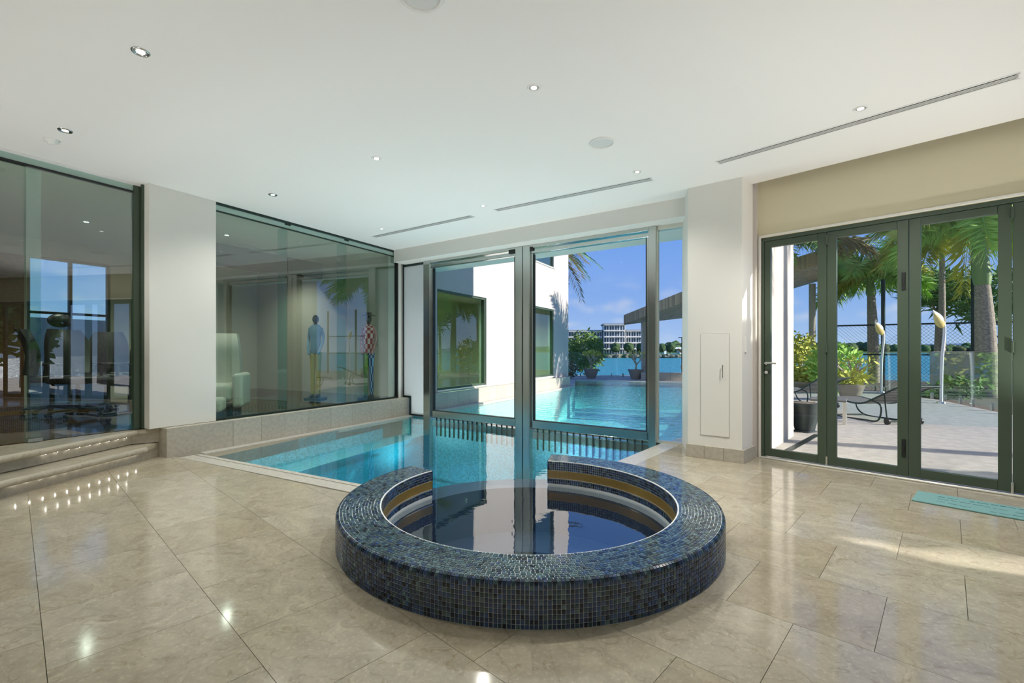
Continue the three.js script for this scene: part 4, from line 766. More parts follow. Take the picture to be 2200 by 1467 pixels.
// ---------------------------------------------------------------- terrace, sea, far shore
const fencePts = [[8.9, 7.0], [9.75, 9.3], [10.75, 11.7], [11.2, 14.2], [12.2, 17.5], [12.4, 21.6], [3.6, 22.6], [1.2, 23.4]];
{
  const t = thing('terrace', 'pale sunlit stone terrace outside the folding doors', 'terrace', [0, 0], [1, 0], 0, null, 'structure');
  const outer = [along(DW, 0.0, -0.10), along(DW, 7.5, -0.10), [7.5, -8], [20, -8], [20, 6.2], [8.9, 7.0], ...fencePts.slice(1, 6), [12.4, 24], [-1, 24], along(LW, 12.9, 0.02), outPool[3], outPool[4], outPool[5], outPool[6], outPool[7], along(BW, 5.0, -0.4)];
  part(t, 'paving', uvBox(slab(outer, -0.22, -0.02), 0.5), M.paving);
  const cp = [outPool[7], outPool[6], outPool[5], outPool[4], outPool[3], along(LW, 12.9, 0.02)];
  for (let i = 0; i < cp.length - 1; i++) {
    const a = cp[i], b = cp[i + 1], L = Math.hypot(b[0] - a[0], b[1] - a[1]), d = unit([b[0] - a[0], b[1] - a[1]]), n = [d[1], -d[0]], k = Math.max(1, Math.round(L / 0.9));
    for (let j = 0; j < k; j++) { const p = offset(a, d, L * j / k), q = offset(a, d, L * (j + 1) / k - 0.004); part(t, 'coping_stone', uvBox(slab([p, q, offset(q, n, 0.3), offset(p, n, 0.3)], -0.06, 0.005)), M.coping); }
  }
  const dr = [ground(1690, 966), ground(1746, 936)], dd = unit([dr[1][0] - dr[0][0], dr[1][1] - dr[0][1]]);
  const d = thing('slot_drain', 'dark slot drain in the terrace paving beside the white wall', 'drain', dr[0], dd, -0.02, null, 'structure');
  part(d, 'grate', bx(-0.4, 1.6, 0, 0.004, -0.04, 0.04), M.darkMetal);
  const bed = thing('garden_bed', 'soil bed behind the glass fence round the palms', 'garden', [0, 0], [1, 0], 0, null, 'structure');
  part(bed, 'soil', slab([[8.9, 7.0], ...fencePts.slice(1, 6), [16, 21.6], [22, 12], [20, 6.2]], -0.25, -0.06), M.soil);
  const k = thing('stone_kerb', 'low beige stone wall behind the far edge of the outdoor pool', 'wall', [5.6, 20.2], unit([0.96, -0.28]), 0, null, 'structure');
  for (let i = 0; i < 5; i++) part(k, 'stone', uvBox(rb(i * 1.2, i * 1.2 + 1.195, -0.02, 0.3, -0.2, 0.2, 0.01), 1, i), M.stone);
  const sea = thing('sea', 'teal sea water beyond the terrace', 'sea', [0, 0], [1, 0], 0, null, 'stuff');
  part(sea, 'water_surface', uvBox(flat([[-900, 22.5], [1800, 22.5], [1800, 1500], [-900, 1500]], -1.6).translate(0, 0, 0), 0.05), M.sea);
  part(sea, 'near_water', uvBox(flat([[13, -60], [400, -60], [400, 22.5], [13, 22.5]], -1.6), 0.05), M.sea);
  const h = thing('far_hills', 'blue hazy hills on the horizon', 'hill', [0, 0], [1, 0], 0, null, 'structure');
  const hp = []; for (let i = 0; i <= 160; i++) { const X = -400 + i * 24; hp.push([X, 10 + 34 * Math.max(0, fbm(X * 0.0028 + 5, 1, 4) + 0.32) + 8 * fbm(X * 0.01, 4, 3)]); }
  const hs = new THREE.Shape([new THREE.Vector2(-400, -5), ...hp.map((p) => new THREE.Vector2(p[0], Math.max(2, p[1]))), new THREE.Vector2(3440, -5)]);
  part(h, 'ridge', new THREE.ExtrudeGeometry(hs, { depth: 150, bevelEnabled: false }).translate(0, 0, -1650), M.hill);
  const sh = thing('far_shore', 'low wooded far shore across the water', 'shore', [0, 0], [1, 0], 0, null, 'structure');
  part(sh, 'land', new THREE.BoxGeometry(1800, 3, 120).translate(700, -0.4, -790), M.shore);
  const blob = new THREE.IcosahedronGeometry(1, 1), mm = new THREE.InstancedMesh(blob, M.farLeaf, 900), o = new THREE.Object3D();
  for (let i = 0; i < 900; i++) { const X = rr(-150, 1500), big = 0.6 + 0.7 * Math.max(0, fbm(X * 0.012, 2, 3) + 0.4); o.position.set(X, 3 + 2 * big, -rr(735, 800)); o.scale.set(rr(7, 13), rr(6, 12) * big, rr(6, 10)); o.rotation.y = rnd() * 6; o.updateMatrix(); mm.setMatrixAt(i, o.matrix); mm.setColorAt(i, lin(rr(0.7, 1.5), rr(0.8, 1.4), rr(0.7, 1.2))); }
  shade(mm); mm.name = 'far_trees'; tag(mm, 'dense line of trees along the far shore', 'trees', null, 'stuff'); scene.add(mm);

  // apartment block across the water
  const A = thing('apartment_building', 'white apartment block with flat roofs and glazed balconies across the water', 'building', [28.5, 236], unit([1, -0.12]), -0.5);
  const blk = (x0, x1, z0, fl, n) => {
    const w = x1 - x0, hh = 3.0;
    part(A, 'wall', bx(x0, x1, 0, fl * hh, z0 - 12, z0), M.aptWhite);
    part(A, 'roof', bx(x0 - 0.6, x1 + 0.6, fl * hh, fl * hh + 0.5, z0 - 12.5, z0 + 1.2), M.greyInside);
    for (let j = 0; j < fl; j++) {
      part(A, 'balcony', bx(x0 + 0.3, x1 - 0.3, j * hh + hh - 0.25, j * hh + hh, z0, z0 + 1.6), M.aptWhite);
      for (let i = 0; i < n; i++) { const a = x0 + w * (i + 0.12) / n, b = x0 + w * (i + 0.88) / n, wd = part(A, 'window', bx(a, b, j * hh + 0.35, j * hh + 2.5, z0, z0 + 0.12), M.aptGlass); part(wd, 'mullion', bx((a + b) / 2 - 0.1, (a + b) / 2 + 0.1, j * hh + 0.35, j * hh + 2.5, z0 + 0.12, z0 + 0.2), M.aptWhite); }
    }
  };
  blk(0, 17, 0, 4, 6); blk(17.5, 28, 2.5, 5, 4); blk(28.5, 38.5, 0.5, 4, 4);
  part(A, 'plinth', bx(-8, 48, -1.2, 0.0, -14, 8), M.rock);
  const wl = thing('sea_wall', 'rocky sea wall in front of the apartment block', 'wall', [22, 205], unit([1, -0.05]), -1.7, null, 'structure');
  part(wl, 'land', bx(-20, 62, 0, 1.6, -40, -2), M.shore);
  const rg = [...Array(70)].map(() => new THREE.DodecahedronGeometry(1, 0).scale(rr(0.7, 1.5), rr(0.5, 1.0), 1).rotateY(rnd() * 6).translate(rr(-20, 62), rr(0.2, 1.4), rr(-2.5, -1)));
  part(wl, 'rocks', rg, M.rock).userData.kind = 'stuff';
  for (let i = 0; i < 9; i++) {
    const X = [24, 30, 37, 47, 53, 60, 64, 68, 72][i], s = rr(1.6, 2.6), b = thing('shore_tree', 'round green tree in front of the apartment block', 'tree', [X, 214 + rr(-3, 3)], [1, 0], 0.1, 'trees before the apartment block');
    const g = new THREE.IcosahedronGeometry(s, 2), p = g.attributes.position; for (let k = 0; k < p.count; k++) { const n = 1 + 0.28 * fbm(p.getX(k) * 1.3 + i, p.getY(k) * 1.3 + p.getZ(k), 3); p.setXYZ(k, p.getX(k) * n, p.getY(k) * n, p.getZ(k) * n); } g.computeVertexNormals();
    part(b, 'crown', g.translate(0, s + 0.8, 0), M.farLeaf); part(b, 'trunk', cyl(0.2, 0.15, 1.6, 0, 0, 0, 8), M.branch);
  }
  const br = thing('road_bridge', 'long low white road bridge on the far water', 'bridge', [118, 420], [1, 0], -1.6);
  part(br, 'deck', bx(0, 110, 5.2, 6.6, -6, 6), M.aptWhite); for (let i = 0; i < 8; i++) part(br, 'pier', bx(4 + i * 14, 6 + i * 14, 0, 5.2, -4, 4), M.aptWhite);
}

// ---------------------------------------------------------------- plants
const tri = (pos, a, b, c) => pos.push(...a, ...b, ...c);
const geoFrom = (pos) => { const g = new THREE.BufferGeometry(); g.setAttribute('position', new THREE.Float32BufferAttribute(pos, 3)); g.computeVertexNormals(); return g; };
function frondGeo(L, droop, n, leafL, leafW, plume, sag = 0.25) {   // stem along +x, arching; leaflets on both sides (plume: all round)
  const pos = [], at = (t) => [L * t * (1 - 0.18 * droop * t), L * (0.42 * t - droop * t * t), 0];
  const V = (a, b, k) => [a[0] + b[0] * k, a[1] + b[1] * k, a[2] + b[2] * k];
  for (let i = 0; i < 10; i++) { const a = at(i / 10), b = at((i + 1) / 10), w = 0.016 * L / 2 * (1 - i / 11), w2 = 0.016 * L / 2 * (1 - (i + 1) / 11); tri(pos, [a[0], a[1], -w], [b[0], b[1], -w2], [b[0], b[1], w2]); tri(pos, [a[0], a[1], -w], [b[0], b[1], w2], [a[0], a[1], w]); tri(pos, [a[0], a[1] - w, 0], [b[0], b[1] - w2, 0], [b[0], b[1] + w2, 0]); tri(pos, [a[0], a[1] - w, 0], [b[0], b[1] + w2, 0], [a[0], a[1] + w, 0]); }
  for (let i = 0; i < n; i++) for (const s of plume ? [-1, 1, -0.5, 0.5] : [-1, 1]) {
    const t = 0.12 + 0.88 * (i + rnd() * 0.6) / n, p = at(t), q = at(Math.min(1, t + 0.03)), d = unit([q[0] - p[0] + 1e-4, q[1] - p[1], 0]);
    const l = leafL * (0.55 + 0.9 * Math.sin(Math.PI * (0.12 + 0.8 * t))) * rr(0.8, 1.1), sw = plume ? rr(-1.2, 1.2) : rr(-0.15, 0.35);
    let v = unit([d[0] * 0.75 + rr(-0.1, 0.1), d[1] * 0.75 + sw * (plume ? 0.8 : 1) - sag, s * 1.0 + rr(-0.1, 0.1)]);
    const m = V(p, v, l * 0.5), e = V(V(p, v, l), [0, -1, 0], l * rr(0.08, 0.3)), wv = unit([d[0], d[1] + 0.3, 0.2 * s]), a = V(m, wv, leafW), b = V(m, wv, -leafW);
    tri(pos, p, a, e); tri(pos, p, e, b);
  }
  return geoFrom(pos);
}
function palm(name, label, [X, Z], y0, H, shaft, r, lean, frondSet, count, mats, category = 'palm tree', rot = 0) {
  const g = thing(name, label, category, [X, Z], [1, 0], y0);
  const n = 26, pts = []; for (let i = 0; i <= n; i++) { const t = i / n; pts.push([r * (1 + 0.25 * Math.exp(-t * 9) - 0.28 * t * t + 0.10 * Math.sin(t * 3)) + (i % 2 ? 0.006 : 0), t * H]); }
  const bend = (geo) => { const p = geo.attributes.position; for (let i = 0; i < p.count; i++) { const t = p.getY(i) / (H + shaft); p.setX(i, p.getX(i) + lean * t * t); } geo.computeVertexNormals(); return geo; };
  const tr = part(g, 'trunk', bend(uvBoxKeep(lathe(pts, 22))), M.bark);
  for (let i = 1; i < 14; i++) { const t = i / 14, rad = r * (1 - 0.28 * t * t + 0.10 * Math.sin(t * 3) + 0.25 * Math.exp(-t * 9)) + 0.004; part(tr, 'leaf_scar', bend(new THREE.CylinderGeometry(rad, rad * 1.01, 0.02, 20, 1, true).translate(0, t * H, 0)), M.barkRing); }
  if (shaft) part(g, 'crownshaft', bend(lathe([[r * 0.8, H - 0.02], [r * 0.98, H + shaft * 0.12], [r * 0.8, H + shaft * 0.5], [r * 0.5, H + shaft], [0, H + shaft]], 20)), M.crownshaft);
  for (let i = 0; i < count; i++) {
    const f = part(g, 'frond', frondSet[i % frondSet.length], mats[i % mats.length]);
    f.position.set(lean, H + shaft * 0.93, 0); f.rotation.set(0, rot + i * 2.39996 + rr(-0.2, 0.2), rr(-0.25, 0.55) + (i < count / 3 ? 0.55 : 0)); f.rotation.order = 'YXZ'; f.scale.setScalar(rr(0.88, 1.1));
  }
  return g;
}
function uvBoxKeep(g) { return g; }
function leafy(n, rx, ry, rz, size, y0 = 0, narrow = 0.5) {             // cloud of leaves with an uneven outline
  const pos = [];
  for (let i = 0; i < n; i++) {
    const th = rnd() * 6.283, c = rr(-1, 1), s = Math.sqrt(1 - c * c), k = (0.55 + 0.45 * rnd()) * (1 + 0.3 * fbm(Math.cos(th) * 1.5 + n, c * 1.8 + Math.sin(th) * 1.5, 2));
    const p = [Math.cos(th) * s * rx * k, y0 + ry + c * ry * k, Math.sin(th) * s * rz * k];
    const v = unit([rr(-1, 1), rr(-0.6, 1), rr(-1, 1)]), w = unit([v[1] + rr(-0.4, 0.4), -v[0], rr(-1, 1)]), l = size * rr(0.6, 1.3), q = l * narrow * 0.5;
    const e = [p[0] + v[0] * l, p[1] + v[1] * l, p[2] + v[2] * l], m = [(p[0] + e[0]) / 2, (p[1] + e[1]) / 2, (p[2] + e[2]) / 2];
    tri(pos, p, [m[0] + w[0] * q, m[1] + w[1] * q, m[2] + w[2] * q], e); tri(pos, p, e, [m[0] - w[0] * q, m[1] - w[1] * q, m[2] - w[2] * q]);
  }
  return geoFrom(pos);
}
const fox = [0, 1, 2].map((i) => frondGeo(2.0, 0.62 + 0.12 * i, 50, 0.46, 0.018, true, 0.15));
const foxBig = [0, 1, 2].map((i) => frondGeo(2.6, 0.75 + 0.12 * i, 52, 0.5, 0.018, true, 0.3));
const feather = [0, 1, 2].map((i) => frondGeo(2.5, 0.5 + 0.12 * i, 40, 0.5, 0.018, false, 0.45));
{
  const at = (px, Z) => [(px - CX) / F * Z, Z];
  palm('palm_tree', 'foxtail palm with a full green crown behind the loungers', at(1877, 18), 0, heightAt(635, 18), 0.75, 0.17, -0.15, fox, 26, [M.leaf, M.leaf, M.leafYellow]);
  palm('palm_tree', 'thick ringed palm trunk with green crownshaft behind the glass fence', at(2120, 12.7), -0.05, heightAt(607, 12.7), 1.75, 0.21, -0.3, foxBig, 18, [M.leaf, M.leaf, M.leafYellow], 'palm tree', 0.4);
  palm('palm_tree', 'date palm behind the corner of the white house', at(1160, 24), 0, 6.1, 0, 0.24, 0, [0, 1, 2].map((i) => frondGeo(3.1, 0.78 + 0.1 * i, 46, 0.42, 0.02, false, 0.1)), 22, [M.leafBrown, M.leafDark], 'palm tree', 0.2);
  palm('palm_tree', 'foxtail palm with drooping fronds beyond the white terrace wall', at(1690, 13.5), 0, 3.6, 0.7, 0.13, 0.1, fox, 13, [M.leafDark, M.leafBrown, M.leaf], 'palm tree', 1.1);
  palm('palm_tree', 'foxtail palm among the dark trees at the court fence', at(2024, 15.5), 0, 4.3, 0.6, 0.09, 0, fox, 14, [M.leafYellow, M.leaf], 'palm tree', 2);
  // palms standing to the right of the view that throw the long shadows on the terrace
  palm('palm_tree', 'tall palm on the sunny side of the terrace', [11.2, 0.9], 0, 6.6, 0.7, 0.17, 0.1, feather, 14, [M.leaf, M.leafDark], 'palm tree', 0.7);
  palm('palm_tree', 'slender palm on the sunny side of the terrace', [12.6, 2.6], 0, 6.9, 0.7, 0.14, -0.1, feather, 13, [M.leaf, M.leafDark], 'palm tree', 1.9);
  const tree = (name, label, [X, Z], y, rx, ry, h0, n, size, mat, narrow, group) => {
    const t = thing(name, label, 'tree', [X, Z], [1, 0], y, group);
    part(t, 'foliage', leafy(n, rx, ry, rx, size, h0, narrow), mat);
    part(t, 'trunk', [bar([0, 0, 0], [rx * 0.12, h0 + ry * 0.7, 0], 0.11, 8, 0.06), bar([rx * 0.08, h0 * 0.8, 0], [-rx * 0.45, h0 + ry, rx * 0.2], 0.06, 6, 0.03), bar([rx * 0.08, h0 * 0.8, 0], [rx * 0.5, h0 + ry * 0.9, -rx * 0.2], 0.06, 6, 0.03)], M.branch);
  };
  tree('pandanus_tree', 'dark spiky tree behind the thick palm trunk', at(2120, 17.5), -0.1, 1.9, 0.95, 2.4, 1500, 0.62, M.leafDark, 0.14);
  tree('pandanus_tree', 'dark spiky tree beside the court fence post', at(2010, 18.5), -0.1, 1.1, 0.7, 3.1, 700, 0.55, M.leafDark, 0.14);
  for (const [q, r, top, n, label] of [[0.6, 0.85, 2.5, 1100, 'low rounded unseen tree outside the last folding doors'], [1.9, 0.85, 2.6, 1100, 'low rounded unseen tree beside the furthest one'], [3.1, 0.75, 2.7, 1000, 'rounded unseen tree in the middle of the row'], [4.35, 0.6, 5.5, 2200, 'tall unseen tree placed to block sun beside the slender palms'], [5.45, 0.55, 5.6, 2200, 'tallest unseen tree placed to block sun at the terrace end']]) {  // unseen trees placed and sized to block sun around the floor patch
    const U = 10.2; tree('shade_tree', label, [SUN[0] * U + 0.39 * q, SUN[1] * U + 0.92 * q], -0.02, r, (top - 0.9) / 2, 0.9, n, 0.38, M.leafDark, 0.75, 'unseen trees placed to shade the doors');
  }
  const shrub = (px, Z, y, rx, ry, n, size, mat, label, narrow = 0.45) => { const s = thing('shrub', label, 'shrub', at(px, Z), [1, 0], y); part(s, 'foliage', leafy(n, rx, ry, rx * 0.8, size, 0, narrow), mat); part(s, 'stem', bar([0, -0.05, 0], [0, ry, 0], 0.04, 6, 0.02), M.branch); };
  shrub(1258, 24.5, -0.02, 1.05, 1.15, 1700, 0.2, M.leafShrub, 'tall green shrub at the far corner of the outdoor pool');
  shrub(1226, 21, -0.02, 0.35, 0.42, 300, 0.2, M.leafBrown, 'low reddish brown shrub against the house corner', 0.2);
  shrub(1722, 17.3, -0.02, 0.75, 0.95, 1100, 0.2, M.leafYellow, 'yellow green hedge bush behind the white terrace wall');
  shrub(1790, 13.6, -0.02, 0.7, 0.75, 900, 0.2, M.leaf, 'green hedge bush behind the glass fence');
  shrub(2060, 12.4, -0.1, 0.55, 0.32, 500, 0.16, M.leafDark, 'low dark shrub at the foot of the white court wall');
  shrub(2012, 12.9, -0.1, 0.5, 0.12, 320, 0.12, M.leaf, 'low ground cover plants behind the glass fence', 0.3);

  const tapered = (w0, w1, h) => { const g = new THREE.CylinderGeometry(w1 * 0.7071, w0 * 0.7071, h, 4, 1).rotateY(Math.PI / 4).translate(0, h / 2, 0); return uvBox(g.toNonIndexed()); };
  const frangipani = (g, h, n) => {
    const br = [bar([0, h * 0.9, 0], [0.02, h + 0.25, 0], 0.04, 8, 0.032)], tips = [];
    const grow = (p, d, l, r, k) => { const q = [p[0] + d[0] * l, p[1] + d[1] * l, p[2] + d[2] * l]; br.push(bar(p, q, r, 7, r * 0.75)); if (k) for (let i = 0; i < 2 + (k > 1); i++) { const a = rnd() * 6.28; grow(q, unit([d[0] + Math.cos(a) * 0.75, d[1] + 0.35, d[2] + Math.sin(a) * 0.75]), l * 0.72, r * 0.75, k - 1); } else tips.push(q); };
    for (let i = 0; i < 3; i++) { const a = i * 2.1 + rnd(); grow([0.02, h + 0.22, 0], unit([Math.cos(a) * 0.7, 0.8, Math.sin(a) * 0.7]), 0.26, 0.03, 2); }
    part(g, 'branches', br, M.branch);
    if (n) part(g, 'leaves', mergeGeometries(tips.map((q) => leafy(n, 0.14, 0.08, 0.14, 0.17, 0, 0.35).translate(q[0], q[1] - 0.05, q[2]))), M.leafYellow);
  };
  const pot1 = thing('potted_tree', 'small bushy frangipani in a tapered pot by the tall shrub', 'potted plant', at(1270, 21), [0.9, 0.4], 0.0);
  part(pot1, 'pot', tapered(0.28, 0.5, 0.42), M.pot); frangipani(pot1, 0.4, 7);
  const pot2 = thing('potted_tree', 'bare branched frangipani in a tapered pot by the canopy post', 'potted plant', at(1366, 20.3), [0.95, 0.3], 0.0);
  part(pot2, 'pot', tapered(0.28, 0.5, 0.42), M.pot); frangipani(pot2, 0.4, 2);
  const pot3 = thing('planter', 'tapered stone planter with succulents beside the loungers', 'planter', at(1826, 11.6), [0.9, -0.4], -0.02);
  part(pot3, 'pot', tapered(0.30, 0.52, 0.40), M.pot); part(pot3, 'succulents', leafy(260, 0.4, 0.18, 0.4, 0.2, 0.36, 0.3), M.leafYellow); frangipani(pot3, 0.3, 2);
  const pot4 = thing('planter', 'stone bowl planter with a bright yellow green plant', 'planter', at(1720, 14.5), [1, 0], -0.02);
  part(pot4, 'bowl', lathe([[0, 0], [0.2, 0], [0.38, 0.22], [0.43, 0.3], [0.38, 0.3], [0.0, 0.24]], 28), M.pot); part(pot4, 'plant', leafy(420, 0.38, 0.2, 0.38, 0.16, 0.26, 0.5), M.leafYellow);
  const pot5 = thing('planter', 'dark tapered planter at the end of the white terrace wall', 'planter', at(1729, 7.1), [0.9, 0.4], -0.02);
  part(pot5, 'pot', tapered(0.18, 0.33, 0.44), M.potDark); part(pot5, 'foot', tapered(0.24, 0.22, 0.02), M.potDark); part(pot5, 'soil', new THREE.BoxGeometry(0.28, 0.01, 0.28).translate(0, 0.436, 0), M.soil);
}

// ---------------------------------------------------------------- terrace furniture, fence, lamps, court fence, canopy
{
  const lg = thing('sun_lounger', 'dark slatted sun lounger with curved metal frame on the terrace', 'sun lounger', [6.5, 8.45], unit([0.06, -1]), -0.02, 'sun loungers in a row');
  const prof = [[-0.95, 0.30], [-0.6, 0.34], [-0.2, 0.30], [0.15, 0.30], [0.5, 0.45], [0.85, 0.62], [1.02, 0.66]];
  const curve = new THREE.CatmullRomCurve3(prof.map((p) => new THREE.Vector3(p[0], p[1], 0)));
  for (let i = 0; i < 26; i++) { const p = curve.getPointAt((i + 0.5) / 26), t = curve.getTangentAt((i + 0.5) / 26); part(lg, 'slat', rb(-0.026, 0.026, -0.008, 0.008, -0.275, 0.275, 0.004, 1).rotateZ(Math.atan2(t.y, t.x)).translate(p.x, p.y, 0), M.sling); }
  for (const s of [-1, 1]) {
    part(lg, 'side_tube', tube(prof.map((p) => [p[0], p[1], s * 0.29]), 0.016, 32), M.darkMetal);
    part(lg, 'leg', tube([[-0.7, 0.32, s * 0.29], [-0.62, 0.1, s * 0.29], [-0.45, 0.015, s * 0.29], [0.2, 0.015, s * 0.29]], 0.014, 24), M.darkMetal);
    part(lg, 'leg', tube([[0.2, 0.015, s * 0.29], [0.5, 0.05, s * 0.29], [0.55, 0.3, s * 0.29], [0.35, 0.38, s * 0.29]], 0.014, 20), M.darkMetal);
    part(lg, 'wheel', new THREE.CylinderGeometry(0.055, 0.055, 0.03, 20).rotateX(Math.PI / 2).translate(0.68, 0.055, s * 0.29), M.black);
    part(lg, 'wheel_stay', bar([0.68, 0.055, s * 0.29], [0.62, 0.5, s * 0.29], 0.011), M.darkMetal);
  }
  part(lg, 'cross_bar', [bar([-0.45, 0.02, -0.29], [-0.45, 0.02, 0.29], 0.012), bar([0.68, 0.055, -0.29], [0.68, 0.055, 0.29], 0.012), bar([1.02, 0.66, -0.29], [1.02, 0.66, 0.29], 0.016), bar([-0.95, 0.3, -0.29], [-0.95, 0.3, 0.29], 0.016)], M.darkMetal);
  const names = ['second', 'third', 'fourth'];
  for (let i = 1; i < 3; i++) { const c = copy(lg, 'dark slatted sun lounger on the terrace, ' + names[i - 1] + ' from the doors'); c.position.x += 0.22 * i; c.position.z -= 2.3 * i; }
  lg.userData.label = 'dark slatted sun lounger on the terrace, first from the doors';
  const tb = thing('side_table', 'square metal side table with pale legs beside the loungers', 'table', ground(1780, 903), unit([0.8, -0.6]), -0.02);
  part(tb, 'table_top', rb(-0.26, 0.26, 0.37, 0.40, -0.26, 0.26, 0.008), M.sling);
  for (const [x, z] of [[-1, -1], [1, -1], [1, 1], [-1, 1]]) part(tb, 'leg', rb(x * 0.23 - 0.025, x * 0.23 + 0.025, 0, 0.37, z * 0.23 - 0.025, z * 0.23 + 0.025, 0.004), M.alu);

  // frameless glass fence
  for (let i = 0; i < fencePts.length - 1; i++) {
    const a = fencePts[i], b = fencePts[i + 1], L = Math.hypot(b[0] - a[0], b[1] - a[1]), d = unit([b[0] - a[0], b[1] - a[1]]), n = Math.max(1, Math.round(L / 1.6));
    const f = thing('glass_fence', ['glass fence run with steel spigots at the thick palm', 'glass fence run in front of the court fence', 'glass fence run beside the tall lamp', 'glass fence run behind the loungers', 'glass fence run beside the yellow hedge', 'long glass fence run along the sea behind the outdoor pool', 'glass fence run by the tall shrub'][i], 'fence', a, d, -0.02);
    for (let k = 0; k < n; k++) {
      const x0 = L * k / n + 0.025, x1 = L * (k + 1) / n - 0.025;
      const p = part(f, 'glass_panel', rb(x0, x1, 0.06, 1.2, -0.005, 0.005, 0.002, 1), M.glassFence);
      for (const x of [x0 + 0.25, x1 - 0.25]) part(p, 'spigot', rb(x - 0.03, x + 0.03, 0, 0.16, -0.025, 0.025, 0.008), M.steel);
    }
  }
  // garden lamps with leaf shaped heads
  const lamp = (px, Z, base, top, label) => {
    const X = (px - CX) / F * Z, h = heightAt(top, Z) - base, l = thing('garden_lamp', label, 'lamp', [X, Z], [1, 0], base, 'leaf headed garden lamps');
    part(l, 'foot', cyl(0.09, 0.08, 0.03, 0, 0, 0, 20), M.steel);
    part(l, 'pole', tube([[0, 0.02, 0], [0.02, h * 0.5, 0], [0.08, h * 0.86, 0], [0.06, h * 0.95, 0]], 0.032, 24, 10), M.whitePaint);
    const g = new THREE.SphereGeometry(0.5, 20, 16), p = g.attributes.position; for (let i = 0; i < p.count; i++) { const t = p.getY(i) + 0.5, w = Math.sin(Math.PI * Math.pow(t, 0.75)) * 0.9; const m = Math.hypot(p.getX(i), p.getZ(i)) || 1; p.setXYZ(i, p.getX(i) / m * w * 0.115, (t - 0.5) * 0.42, p.getZ(i) / m * w * 0.07); } g.computeVertexNormals();
    part(l, 'lamp_head', g.rotateZ(0.55).translate(-0.06, h - 0.06, 0), M.amber);
    part(l, 'back_shell', g.clone().scale(1.06, 1.03, 0.6).translate(0.02, 0.012, -0.04), M.whitePaint);
  };
  lamp(1893, 13.9, -0.02, 703, 'white garden lamp with amber leaf head near the foxtail palm');
  lamp(2022, 11.0, -0.02, 683, 'white garden lamp with amber leaf head before the court wall');

  // tennis court fence behind
  const cf = thing('court_fence', 'dark green court fence with rails, brace and chain link mesh', 'fence', [11.8, 14.8], unit([0.86, -0.51]), -0.1);
  for (const x of [0, 2.1, 4.2, 6.3]) part(cf, 'post', bar([x, 0, 0], [x, x === 2.1 ? 4.9 : 3.6, 0], 0.055, 12), M.darkMetal);
  for (const y of [2.15, 1.2]) part(cf, 'rail', bar([-1.5, y, 0], [6.3, y, 0], 0.025, 8), M.darkMetal);
  part(cf, 'brace', bar([2.1, 2.15, 0.03], [3.6, 0.9, 0.03], 0.022, 8), M.darkMetal);
  const wires = []; for (let i = -26; i < 56; i++) { const x = i * 0.11; for (const s of [1, -1]) { const a = Math.max(-1.5, Math.min(6.3, x)), len = 2.1; wires.push(bar([x, 0.05, 0], [x + s * len, 2.15, 0], 0.004, 3)); } }
  part(cf, 'chain_link_mesh', wires.filter((w) => { w.computeBoundingBox(); return w.boundingBox.min.x > -1.5 && w.boundingBox.max.x < 6.3; }), M.darkMetal).userData.kind = 'stuff';
  const cw = thing('garden_wall', 'white rendered wall panel behind the glass fence near the palms', 'wall', [(2000 - CX) / F * 13.9, 13.9], unit([0.9, -0.44]), -0.1, null, 'structure');
  part(cw, 'render', uvBox(rb(0, 2.3, 0, 1.3, -0.1, 0.1, 0.01)), M.render);

  // sweeping canopy roof
  const C = thing('canopy_roof', 'sweeping timber lined canopy roof on a stone pier beyond the pool', 'canopy', [0, 0], [1, 0], 0);
  const N = [[5.28, 2.50, 22.0], [6.46, 3.07, 17.0], [8.0, 3.45, 15.4], [8.9, 3.72, 14.0], [9.35, 3.83, 13.5]], Fp = [[5.28, 2.46, 22.0], [9.1, 2.95, 24.0], [10.6, 3.4, 21.5], [12.3, 4.0, 19.2], [12.9, 4.2, 18.6]], cp = [];
  const q = (p, dy = 0) => [p[0], p[1] + dy, -p[2]];
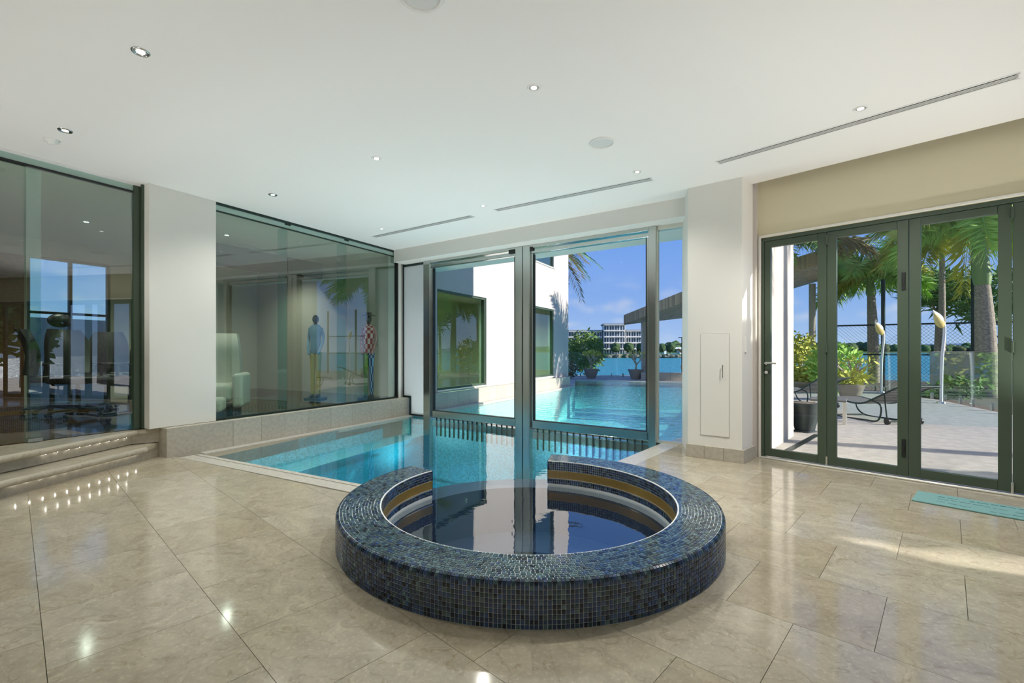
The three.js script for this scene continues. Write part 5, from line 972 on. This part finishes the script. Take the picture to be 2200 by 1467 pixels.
  for (let i = 0; i < 4; i++) for (const [dy, f] of [[0, 0], [0.42, 1]]) { const a = q(N[i], dy), b = q(N[i + 1], dy), c = q(Fp[i + 1], dy), d = q(Fp[i], dy); tri(cp, a, b, c); tri(cp, a, c, d); }
  for (const E of [N, Fp]) for (let i = 0; i < 4; i++) { tri(cp, q(E[i]), q(E[i + 1]), q(E[i + 1], 0.42)); tri(cp, q(E[i]), q(E[i + 1], 0.42), q(E[i], 0.42)); }
  const cg = geoFrom(cp), cu = new Float32Array(cg.attributes.position.count * 2); for (let i = 0; i < cu.length / 2; i++) { cu[i * 2] = cg.attributes.position.getX(i) * 0.3; cu[i * 2 + 1] = cg.attributes.position.getZ(i) * 0.1; } cg.setAttribute('uv', new THREE.BufferAttribute(cu, 2));
  M.canopy.side = THREE.DoubleSide; part(C, 'roof_sheet', cg, M.canopy);
  const px = [6.15, 21.6]; for (let k = 0; k < 5; k++) part(C, 'pier_stone', uvBox(rb(px[0] - 0.13, px[0] + 0.13, k * 0.52 - 0.02, k * 0.52 + 0.498, -px[1] - 0.13, -px[1] + 0.13, 0.008), 1, k), M.stone2);
  part(C, 'rear_post', bar([12, 0, -18.6], [12, 3.9, -18.6], 0.12, 16), M.stone2);
  const sc = thing('curved_sculpture', 'curved timber sculpture beside the canopy', 'sculpture', [(1466 - CX) / F * 20.5, 20.5], [1, 0], 0.3);
  part(sc, 'stem', tube([[0, 0, 0], [0.14, 0.3, 0], [0.1, 0.7, 0.05], [-0.12, 0.95, 0], [-0.2, 1.0, 0]], 0.05, 24, 10), M.canopy);
  part(sc, 'ring', new THREE.TorusGeometry(0.2, 0.035, 10, 28).scale(0.8, 1.1, 1).translate(0.12, 0.22, 0), M.canopy);
  const lp = thing('street_lamp', 'slim dark lamp post with flat head at the sea edge', 'lamp post', [(1465 - CX) / F * 23.5, 23.5], [1, 0], -0.3);
  part(lp, 'pole', bar([0, 0, 0], [0, heightAt(725, 23.5) + 0.3, 0], 0.025, 10), M.darkMetal); part(lp, 'lamp_head', rb(-0.16, 0.16, heightAt(725, 23.5) + 0.28, heightAt(725, 23.5) + 0.32, -0.08, 0.08, 0.01), M.darkMetal);
}
renderer.render(scene, camera);
